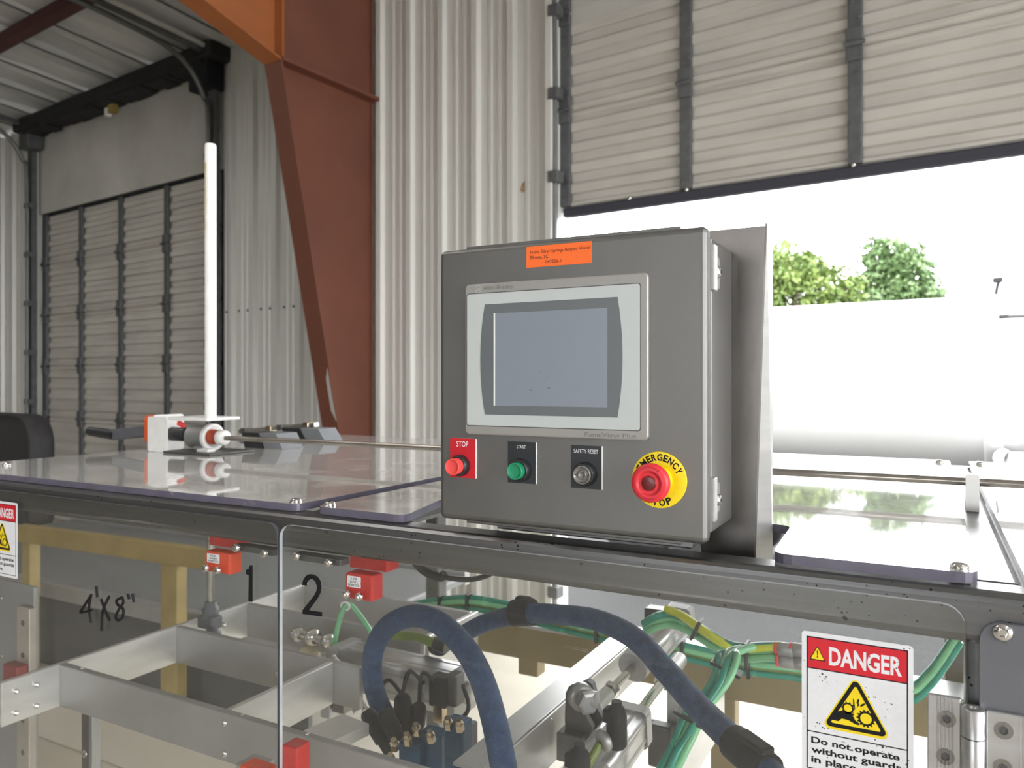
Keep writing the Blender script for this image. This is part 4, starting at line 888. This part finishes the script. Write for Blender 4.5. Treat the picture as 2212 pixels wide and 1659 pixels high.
# blue braided hoses
def hose(label, pts, r, m='hose'):
    P_ = [pY(*q) for q in pts]; h = part('hose', MB().tube(P_, r, 22, 8), K[m], None); return tag(h, label, 'hose'), P_
h1, P1 = hose('thick blue braided hose arching over the valves and hanging behind door 2', [(832, 1545, 1.27), (812, 1500, 1.265), (803, 1445, 1.25), (812, 1392, 1.23), (842, 1350, 1.20), (895, 1330, 1.17), (950, 1347, 1.14), (1000, 1395, 1.11), (1038, 1460, 1.08), (1066, 1550, 1.05), (1088, 1659, 1.02), (1100, 1760, 1.0)], .0205)
h2, P2_ = hose('blue braided hose running down to the right behind door 2, held by dark clamps', [(948, 1398, 1.46), (985, 1378, 1.43), (1050, 1345, 1.36), (1130, 1326, 1.29), (1210, 1328, 1.26), (1290, 1340, 1.22), (1370, 1378, 1.18), (1435, 1445, 1.13), (1500, 1518, 1.08), (1575, 1592, 1.02), (1650, 1660, .97), (1730, 1740, .93)], .0182)
def clamp(h, a, b, r, m='rubber', lab=None):
    part('clamp', MB().tube([a.lerp(b, t) for t in (0, .5, 1)], r, 16, 0), K[m], h, lab)
clamp(h2, pY(1112, 1324, 1.293), pY(1150, 1322, 1.285), .0255, lab='dark wrap clamp')
part('clamp_ear', MB().box(pY(1122, 1305, 1.30)-V((.006, .01, .006)), pY(1142, 1290, 1.30)+V((.004, .01, .0)), .004), K['rubber'], h2)
clamp(h2, pY(1585, 1602, 1.012), pY(1660, 1668, .965), .0225, lab='black sleeve at the lower end')
part('clamp_ear', MB().obox(pY(1600, 1582, .985), pY(1660, 1625, .955), .02, .008, (0, 0, 1), .002), K['rubber'], h2)
part('hose_socket', MB().cyl(P2_[0]-V((.02, -.02, .006)), P2_[0]+V((.01, -.01, .006)), .021), K['rubber'], h2)
clamp(h1, P1[0]+V((.004, 0, -.03)), P1[0]+V((-.001, 0, .008)), .0225)
# air tubing along the back beam
tb = thing('tube_bundle', 'bundle of teal and green air tubes tied along the brown-toned beam inside the machine', 'tubing', (-.9, 1.84, -.66))
def tubes(pts, n, r, mats, Y, par, spread=.012):
    for k in range(n):
        o = V((0, .006*(k % 2), spread*(k-(n-1)/2))); pp = [pY(x, y, q if q else Y)+o for x, y, *q_ in pts for q in [q_[0] if q_ else None]]
        part('tube', MB().tube(pp, r, 8, 6), K[mats[k % len(mats)]], par, {'teal': None, 'green': 'pale green tube', 'yellow': 'yellow tube', 'clearhose': 'olive tube'}[mats[k % len(mats)]])
tubes([(782, 1334), (827, 1326), (880, 1318), (935, 1309), (1001, 1303), (1071, 1312), (1160, 1335), (1240, 1355), (1330, 1376), (1450, 1402), (1600, 1436), (1730, 1452), (1850, 1480), (1960, 1500), (2005, 1470), (2040, 1425), (2075, 1370)], 4, .0075, ['teal', 'clearhose', 'green', 'teal'], 1.84, tb, .010)
for x, y in ((952, 1308), (1012, 1305), (1290, 1366), (1475, 1408), (1618, 1440)):
    q = pY(x, y, 1.84); part('cable_tie', MB().box(q-V((.004, .014, .026)), q+V((.004, .016, .030)), .002), K['black'], tb, 'black cable tie')
yb = thing('tube_bundle', 'yellow and green air tubes looping to the grey connectors left of the danger sign', 'tubing', (-.45, 1.5, -.66))
tubes([(1390, 1358, 1.50), (1418, 1343, 1.49), (1450, 1338, 1.5), (1485, 1350, 1.48), (1530, 1378, 1.46), (1570, 1402, 1.45), (1605, 1410, 1.45), (1650, 1408, 1.45), (1690, 1408, 1.45)], 3, .0072, ['green', 'green', 'teal'], 1.5, yb, .011)
tubes([(1440, 1316, 1.5), (1470, 1328, 1.48), (1510, 1356, 1.46), (1555, 1385, 1.45), (1598, 1401, 1.45), (1645, 1398, 1.45), (1690, 1396, 1.45)], 1, .0085, ['yellow'], 1.5, yb)
for x, y in ((1506, 1358), (1614, 1410)):
    q = pY(x, y, 1.45); part('cable_tie', MB().obox(q+V((-.010, 0, -.020)) if x < 1600 else q-V((0, 0, .028)), q+V((.008, 0, .018)) if x < 1600 else q+V((0, 0, .02)), .006, .03, (0, 1, 0), .002), K['black'], yb, 'black cable tie')
dt = thing('tube_bundle', 'pale green air tubes dropping in a loose bunch between the hose and the danger sign', 'tubing', (-.5, 1.3, -.95))
for k in range(4):
    o = V((.010*(k-1.5), .008*(k % 2), .004*k)); pts = [(1606, 1412, 1.40), (1580, 1418, 1.37), (1566, 1440, 1.34), (1545, 1490, 1.31), (1510, 1545, 1.28), (1478, 1600, 1.26), (1452, 1640, 1.24), (1430, 1700, 1.22)]
    part('tube', MB().tube([pY(*q)+o*(1.0+.4*math.sin(i*1.9+k)) for i, q in enumerate(pts)], .0068, 8, 6), K['green' if k % 2 else 'teal'], dt, 'pale green tube' if k % 2 else None)
for x, y in ((1570, 1442), (1492, 1548)):
    q = pY(x, y, 1.345 if y < 1500 else 1.28); part('cable_tie', MB().obox(q-V((.026, 0, -.008)), q+V((.026, 0, -.010)), .03, .006, (0, 0, 1), .002), K['black'], dt, 'black cable tie')
for x, y in ((1690, 1402), (1694, 1428), (1722, 1404), (1724, 1432)):
    q = pY(x, y, 1.45); part('coupler', MB().lathe([(.010, 0), (.0125, .002), (.0125, .026), (.010, .028)], q-V((.008, 0, 0)), (1, 0, 0), 14), K['alugrey'], yb, 'grey push-in coupler'); part('collar', MB().lathe([(.009, 0), (.0115, .001), (.0115, .005), (.010, .006)], q-V((.014, 0, 0)), (1, 0, 0), 14), K['redcap'], yb, 'red release collar')
# small white-looped tube left of the blue hose
lt = thing('air_tube', 'pale tube looped over a ring just left of the thick blue hose', 'tubing', (-.9, 1.5, -.8))
part('tube', MB().tube([pY(720, 1410, 1.4), pY(726, 1370, 1.42), pY(738, 1325, 1.44), pY(752, 1306, 1.45), pY(768, 1318, 1.46), pY(790, 1348, 1.46), pY(806, 1372, 1.47)], .0065, 8, 6), K['green'], lt)
part('ring', MB().tube([pY(748, 1308, 1.45)+V((.013*math.cos(a), -.004, .009*math.sin(a))) for a in [k*math.pi/6 for k in range(13)]], .003, 6, 0), K['white'], lt, 'white ring')
# black cable under the front rail
cbk = tag(part('cable', MB().tube([pY(880, 1205, .95), pY(903, 1222, .95), pY(945, 1243, .95), pY(1000, 1252, .95), pY(1045, 1246, .95), pY(1085, 1225, .95)], .0038, 8, 6).tube([pY(898, 1215, .952), pY(920, 1235, .952), pY(950, 1247, .952), pY(960, 1240, .952)], .007, 8, 5), K['black'], None), 'black cable sagging just below the front rail left of centre', 'cable')

# pneumatic cylinders
def cylinder(label, p0, p1, w, rodlen, rodr, up=(0, 0, 1), port=True):
    p0, p1 = V(p0), V(p1); ax = (p1-p0).normalized(); L = (p1-p0).length
    t = thing('pneumatic_cylinder', label, 'cylinder', p0)
    a, b, c = frame_of(ax); upv = V(up); sd = upv.cross(ax).normalized(); u2 = ax.cross(sd)
    prof = []
    for x, y in rr(-.5, -.5, .5, .5, .14, 4): prof.append((x, y))
    bar = MB(); o = []
    for sx, sy in ((1, 1), (-1, 1), (-1, -1), (1, -1)):
        pass
    pts = rr(-w/2, -w/2, w/2, w/2, w*.16, 4)
    bar.prism([p0+ax*.02+sd*x+u2*y for x, y in pts], ax*(L-.04), True)
    part('barrel', bar, K['alu'], t)
    gb = MB()
    for sgn in (-1, 1):
        for off in (-.22, .22):
            gb.prism([p0+ax*.021+sd*(sgn*(w/2+.0004))+u2*(w*off+y) for y in (-.003, .003)]+[p0+ax*.021+sd*(sgn*(w/2-.003))+u2*(w*off+y) for y in (.003, -.003)], ax*(L-.042))
            gb.prism([p0+ax*.021+u2*(sgn*(w/2+.0004))+sd*(w*off+y) for y in (-.003, .003)]+[p0+ax*.021+u2*(sgn*(w/2-.003))+sd*(w*off+y) for y in (.003, -.003)], ax*(L-.042))
    part('barrel_groove', gb, K['alugrey'], t)['kind'] = 'stuff'
    for q, e in ((p0, 'end_cap'), (p1-ax*.022, 'end_cap')):
        pts2 = rr(-w*.54, -w*.54, w*.54, w*.54, w*.15, 4); part(e, MB().prism([q+sd*x+u2*y for x, y in pts2], ax*.022), K['alugrey'], t)
    if not rodlen: return t, p0, ax, sd, u2, L
    part('piston_rod', MB().cyl(p1, p1+ax*rodlen, rodr), K['chrome'], t)
    part('rod_nut', MB().lathe([(rodr*1.9, 0), (rodr*1.9, rodr*1.6)], p1+ax*(rodlen*.62), ax, 6, False), K['chrome'], t)
    part('rod_eye', MB().cyl(p1+ax*rodlen*.72, p1+ax*(rodlen+.012), rodr*1.7), K['alu'], t)
    return t, p0, ax, sd, u2, L
a0 = pY(752, 1415, 1.42); a1 = V((pY(985, 1440, 1.36).x, 1.40, a0.z-.014))
a0 = V((a0.x, 1.40, a0.z-.01))
c1, *_ = cylinder('silver square pneumatic cylinder lying crosswise behind the arch of the thick blue hose', a1, a0, .088, 0, .011)
part('end_boss', MB().lathe([(.024, 0), (.024, .012), (.02, .016), (0, .016)], a1, (1, 0, 0), 24), K['alu'], c1)
part('mount_block', MB().box((a0.x-.012, 1.355, a0.z-.042), (a0.x+.022, 1.445, a0.z+.045), .003), K['alugrey'], c1)
part('bore', MB().lathe([(.011, 0), (.011, .001), (.007, .0012), (0, .0004)], (a0.x+.004, 1.354, a0.z), (0, -1, 0), 16), K['dark'], c1)
part('port_tube', MB().tube([pY(850, 1372, 1.36), pY(900, 1376, 1.36), pY(945, 1392, 1.36)], .010, 10, 5), K['clearhose'], c1, 'olive air tube on the barrel')
part('port_fitting', MB().cyl(pY(940, 1390, 1.36), pY(965, 1398, 1.36), .014), K['black'], c1)
b0 = pY(1262, 1700, 1.10); b1 = pY(1368, 1558, 1.30)
cylinder('big pneumatic cylinder pointing up and away in the lower middle, below the clevis', b0, b1, .064, .24, .0095)
b0 = pY(1475, 1330, 1.74); b1 = pY(1388, 1420, 1.55)
c3, *_ = cylinder('pneumatic cylinder sloping down towards the clevis, behind the second blue hose', b0, b1, .056, .20, .0085)
part('rod_guide', MB().cyl(b1+V((0, .01, .004)), b1+(b1-b0).normalized()*.045, .032), K['alugrey'], c3)
part('valve', MB().box(pY(1408, 1335, 1.66)-V((.012, .02, .01)), pY(1430, 1325, 1.66)+V((.012, .02, .012)), .004), K['black'], c3)
# clevis and its bars
cl = thing('clevis', 'dark steel clevis bracket with a pin on the aluminium bar in the lower middle', 'bracket', pY(1250, 1600, 1.25))
q0 = pY(1232, 1490, 1.27)
cp = pY(1240, 1510, 1.27)
for dy, k in ((0, 0), (.03, 1)):
    o = [(1222, 1497), (1228, 1484), (1242, 1480), (1252, 1488), (1258, 1512), (1262, 1540), (1280, 1572), (1272, 1600), (1222, 1598), (1220, 1550)]
    part('cheek', MB().prism([pY(x, y, 1.27)+V((.012*k, dy, 0)) for x, y in o], (0, .014, 0)), K['dark'] if not k else K['greybl'], cl)
part('pin', MB().cyl(pY(1256, 1506, 1.25), pY(1290, 1512, 1.25), .014).lathe([(.021, 0), (.021, .012), (.016, .014)], pY(1266, 1514, 1.245), (.75, -.6, -.1), 6, False), K['alugrey'], cl)
part('pin_eye', MB().lathe([(.010, 0), (.024, 0), (.024, .016), (.010, .016)], pY(1250, 1500, 1.262), (.75, -.6, -.1), 20), K['alugrey'], cl)
part('foot', MB().box(pY(1222, 1600, 1.27)-V((.01, .02, .03)), pY(1266, 1585, 1.27)+V((.0, .045, 0)), .003), K['dark'], cl)
bs = thing('carriage_bars', 'aluminium bars standing on edge in the lower middle, running back to the brown-toned beam', 'bar', (-.55, 1.4, -.80))
part('bar', MB().box((-.622, 1.02, -.70), (-.606, 1.80, -.605), .0015, 1), K['alu2'], bs)
part('bar_flange', MB().box((-.66, 1.02, -.6045), (-.606, 1.80, -.5985), .001, 1), K['alu'], bs)
part('bar', MB().box((-.431, 1.01, -.80), (-.417, 1.80, -.69), .0015, 1), K['alu2'], bs)
part('bar', MB().box((-.606, 1.30, -.80), (-.431, 1.314, -.72), .0015, 1), K['alugrey'], bs, 'grey cross bar')
for x, y in ((1190, 1557), (1545, 1540)): inst('screw', ME_SMALL, bs, place(pX(x, y, -.60 if x < 1300 else -.417), (1, 0, 0)))
p0 = pY(1440, 1480, 1.62); p1 = pY(1475, 1480, 1.62)
up_ = tag(part('upright', MB().box((p0.x, 1.62, FZ), (p1.x, 1.655, p0.z), .003), K['alugrey'], None), 'grey square upright behind the second blue hose, left of the dropping green tubes', 'post')
q = pY(1390, 1560, 1.58)
part('arm', MB().box((q.x+.0, 1.595, q.z-.05), (p0.x+.01, 1.63, q.z-.01), .004), K['dark'], up_)
part('block', MB().box((q.x+.01, 1.575, q.z-.09), (q.x+.06, 1.61, q.z-.0), .006), K['dark'], up_)
# elbow fittings with their thin grey tubes
for i, (x, y, Yq, lab) in enumerate(((1332, 1545, 1.12, 'black elbow fitting with a thin grey tube, on top of the big cylinder'), (1252, 1640, 1.02, 'black elbow fitting at the foot of the picture, left of the big cylinder'))):
    q = pY(x, y, Yq); t = thing('elbow_fitting', lab, 'fitting', q-V((0, 0, .05)))
    part('body', MB().lathe([(.012, -.05), (.016, -.045), (.016, .0), (.012, .012), (.008, .016), (.008, .022)], q, (0, 0, 1), 14).box(q-V((.02, .012, .012)), q+V((.012, .012, .010)), .004), K['rubber'], t)
    part('collar', MB().lathe([(.013, 0), (.017, .003), (.017, .012), (.012, .015)], q-V((.012, .008, .034)), (-.5, -.7, -.3), 14), K['alugrey'], t)
    e0 = q-V((.02, .02, .04)); part('tube', MB().tube([e0, e0+V((-.02, -.03, -.05)), e0+V((-.05, -.06, -.14)), e0+V((-.06, -.07, -.26))], .0065, 8, 6), K['clearhose'] if i == 0 else K['greybl'], t, 'thin tube')
# valve and connector cluster under the thick hose
vc = thing('valve_manifold', 'cluster of blue valve bodies, black plugs and brass fittings below the thick blue hose', 'valves', pY(930, 1700, 1.2))
for x0, x1, y0, y1, Yq, m in ((958, 1000, 1565, 1660, 1.17, 'blue'), (905, 952, 1590, 1680, 1.2, 'blue'), (860, 905, 1612, 1690, 1.18, 'blue'), (1000, 1012, 1572, 1665, 1.19, 'greybl'), (925, 962, 1468, 1525, 1.3, 'black'), (962, 985, 1462, 1525, 1.31, 'dark')):
    a, b_ = pY(x0, y1, Yq), pY(x1, y0, Yq); part('valve_body' if m == 'blue' else 'solenoid', MB().box((a.x, Yq, a.z), (b_.x, Yq+.035, b_.z), .004), K[m], vc, 'blue valve body' if m == 'blue' else 'black solenoid')
for (xa, ya), (xb, yb_), Yq, r in (((790, 1535), (845, 1625), 1.2, .017), ((828, 1535), (862, 1600), 1.19, .017), ((868, 1500), (878, 1600), 1.24, .018), ((905, 1520), (900, 1585), 1.25, .016)):
    p0, p1 = pY(xa, ya, Yq), pY(xb, yb_, Yq); L = (p1-p0).length
    part('plug', MB().lathe([(r*.6, 0), (r*.85, L*.06), (r, L*.2), (r, L*.7), (r*.8, L*.72), (r*.8, L)], p0, p1-p0, 14), K['rubber'], vc, 'black plug')
for x, y, Yq in ((852, 1608, 1.16), (880, 1596, 1.16), (900, 1575, 1.18), (930, 1590, 1.17), (968, 1562, 1.16), (992, 1566, 1.16), (845, 1640, 1.15)):
    q = pY(x, y, Yq); part('fitting', MB().lathe([(.009, -.012), (.009, .004), (.006, .006), (.006, .014)], q, (.2, -.5, 1), 6, False), K['brass'], vc, 'brass fitting')
for x0, x1, y0, y1, Yq, m in ((888, 905, 1500, 1590, 1.3, 'alu'), (935, 955, 1525, 1560, 1.3, 'brass')):
    a, b_ = pY(x0, y1, Yq), pY(x1, y0, Yq); part('support', MB().box((a.x, Yq, a.z), (b_.x, Yq+.02, b_.z), .002), K[m], vc)
for k, (pa, pm, pe) in enumerate((((868, 1500), (885, 1450), (915, 1475)), ((905, 1520), (912, 1455), (940, 1470)), ((800, 1540), (835, 1470), (870, 1500)), ((985, 1565), (1012, 1530), (1000, 1480)))):
    part('wire', MB().tube([pY(*pa, 1.28), pY(*pm, 1.31), pY(*pe, 1.30)], .0045, 8, 6), K['black'], vc, 'thin black wire')
# plates and posts left of the valves
pb_ = thing('valve_support', 'aluminium posts and bars carrying the valves, left of the thick blue hose', 'bracket', pY(720, 1560, 1.3))
for x0, x1, y0, y1, Yq, m in ((692, 712, 1415, 1532, 1.462, 'alugrey'), (716, 742, 1405, 1520, 1.463, 'bracket')):
    a, b_ = pY(x0, y1, Yq), pY(x1, y0, Yq); part('post', MB().box((a.x, Yq, a.z-.02), (b_.x, Yq+.03, b_.z), .002), K[m], pb_)
s0 = pY(640, 1590, 1.06); s1 = pY(905, 1455, 1.75)
part('bar', MB().obox((-.985, 1.02, -.655), (-.965, 1.15, -.655), .075, .022), K['alu2'], pb_, 'pale slanting bar')
fx = MB(); pts = catmull([pY(718, 1418, 1.335), pY(735, 1440, 1.33), pY(760, 1485, 1.325), pY(790, 1535, 1.315)], 14)
part('flexible_conduit', MB().tube(pts, .0062, 10, 0, lambda t: .0062+.0012*(int(t*len(pts)) % 2)), K['chrome'], pb_, 'ribbed metal conduit')
part('flexible_conduit', MB().tube([p+V((-.03, .006, -.012)) for p in pts], .0062, 10, 0, lambda t: .0062+.0012*(int(t*len(pts)) % 2)), K['chrome'], pb_, 'ribbed metal conduit')
kn = thing('adjuster', 'polished adjusting knobs behind the number 2 on the guard door', 'knob', pY(668, 1372, 1.5))
k0 = pY(670, 1370, 1.455)
part('spindle', MB().cyl(k0-V((.05, 0, 0)), k0+V((.06, 0, -.012)), .010), K['chrome'], kn)
for dx, r in ((-.05, .017), (.0, .022), (.05, .018)): part('knob', MB().lathe([(r*.6, 0), (r, .004), (r, .018), (r*.6, .024)], k0+V((dx, 0, -.005)), (1, -.2, -.1), 14), K['chrome'], kn)
part('cream_knob', MB().lathe([(.01, 0), (.022, .006), (.022, .03), (.01, .036)], pY(655, 1412, 1.455), (1, 0, 0), 14), mat('cream_plastic', (.62, .56, .36), .5), kn, 'cream plastic knob')
# ---------------------------------------------------------------- beyond the machine
seat = thing('padded_seat', 'dark rounded padded seat back standing beyond the left end of the machine', 'seat', bV(45, 960, 2.9)*V((1, 1, 0)) if False else V((bV(45, 960, 2.7).x, 2.7, FZ)), bld=True)
a = bV(-30, 990, 2.7); b_ = bV(103, 896, 2.7)
w_ = b_.x-a.x; hgt = b_.z-a.z
prof = rr(a.x, a.z-.55, b_.x, b_.z, .22, 10)
bm_ = MB()
for k, (dv, ins) in enumerate(((-.06, .035), (-.09, .0), (.03, .0), (.06, .03))):
    pass
layers = [(-.10, .05), (-.125, .02), (-.11, 0), (.02, 0), (.06, .03)]
nn = len(prof); cx_, cz_ = (a.x+b_.x)/2, b_.z-.35
for dv, ins in layers:
    for x, z in prof: bm_.v.append(V((cx_+(x-cx_)*(1-ins*2), 2.7+dv, cz_+(z-cz_)*(1-ins*1.3))))
for i in range(len(layers)-1):
    for k in range(nn): bm_.f.append([i*nn+k, i*nn+(k+1) % nn, (i+1)*nn+(k+1) % nn, (i+1)*nn+k]); bm_.sm.append(True)
bm_.f += [list(range(nn))[::-1], list(range((len(layers)-1)*nn, len(layers)*nn))]; bm_.sm += [False, False]
struct('backrest', bm_, 'tarp', seat); 
struct('cushion', MB().box((a.x+.02, 2.12, a.z-.62), (b_.x-.02, 2.72, a.z-.45), .05, 4), 'tarp', seat)
struct('pedestal', MB().box((a.x+.1, 2.25, FZ), (b_.x-.1, 2.75, a.z-.60), .03), 'dark', seat)
# yellow reflection in door 1's pane, built as a solid stand
yr = thing('yellow_reflection', 'yellow reflection in door 1, built as a solid stand beyond the machine', 'stand', (-2.5, 2.02, FZ))
p0 = pY(346, 1215, 2.0); p1 = pY(381, 1215, 2.0)
part('upright', MB().box((p0.x, 2.0, -1.30), (p1.x, 2.05, p0.z+.03), .004), K['rackyel'], yr)
part('plinth', MB().box((-4.1, 1.96, FZ), (-2.05, 2.09, -1.299), .01), K['floor'], yr, 'low pale plinth added under the built reflection')
part('crossbeam', MB().obox(pY(45, 1150, 2.02), pY(470, 1210, 2.02), .05, .075, (0, 0, 1), .004), K['rackyel'], yr)
part('upright', MB().box((pY(55, 1150, 2.0).x-.03, 2.0, -1.30), (pY(55, 1150, 2.0).x+.03, 2.05, pY(55, 1150, 2.0).z), .004), K['rackyel'], yr)
# grey conveyor bed behind the lift frame
cv = thing('conveyor', 'wide low grey conveyor bed standing beyond the machine on the left', 'conveyor', (-3.4, 2.6, FZ))
part('belt', MB().box((-5.2, 2.15, -.99), (-2.0, 3.2, -.95), .01), mat('grey_conveyor_belt', (.16, .165, .17), .45, 0, .1, 6), cv)
part('side_rail', MB().box((-5.2, 2.10, -1.0), (-2.0, 2.148, -.93), .005), K['alugrey'], cv); part('side_rail', MB().box((-5.2, 3.202, -1.0), (-2.0, 3.25, -.93), .005), K['alugrey'], cv)
part('skirt', MB().box((-5.2, 2.12, -1.32), (-2.0, 2.14, -1.0)), mat('dark_skirt', (.09, .09, .09), .5, .3, .1, 6), cv, 'dark side skirt')
for x in (-5.0, -3.6, -2.1):
    for y in (2.17, 3.18): part('leg', MB().box((x-.02, y-.02, FZ), (x+.02, y+.02, -.99), .003), K['alugrey'], cv)
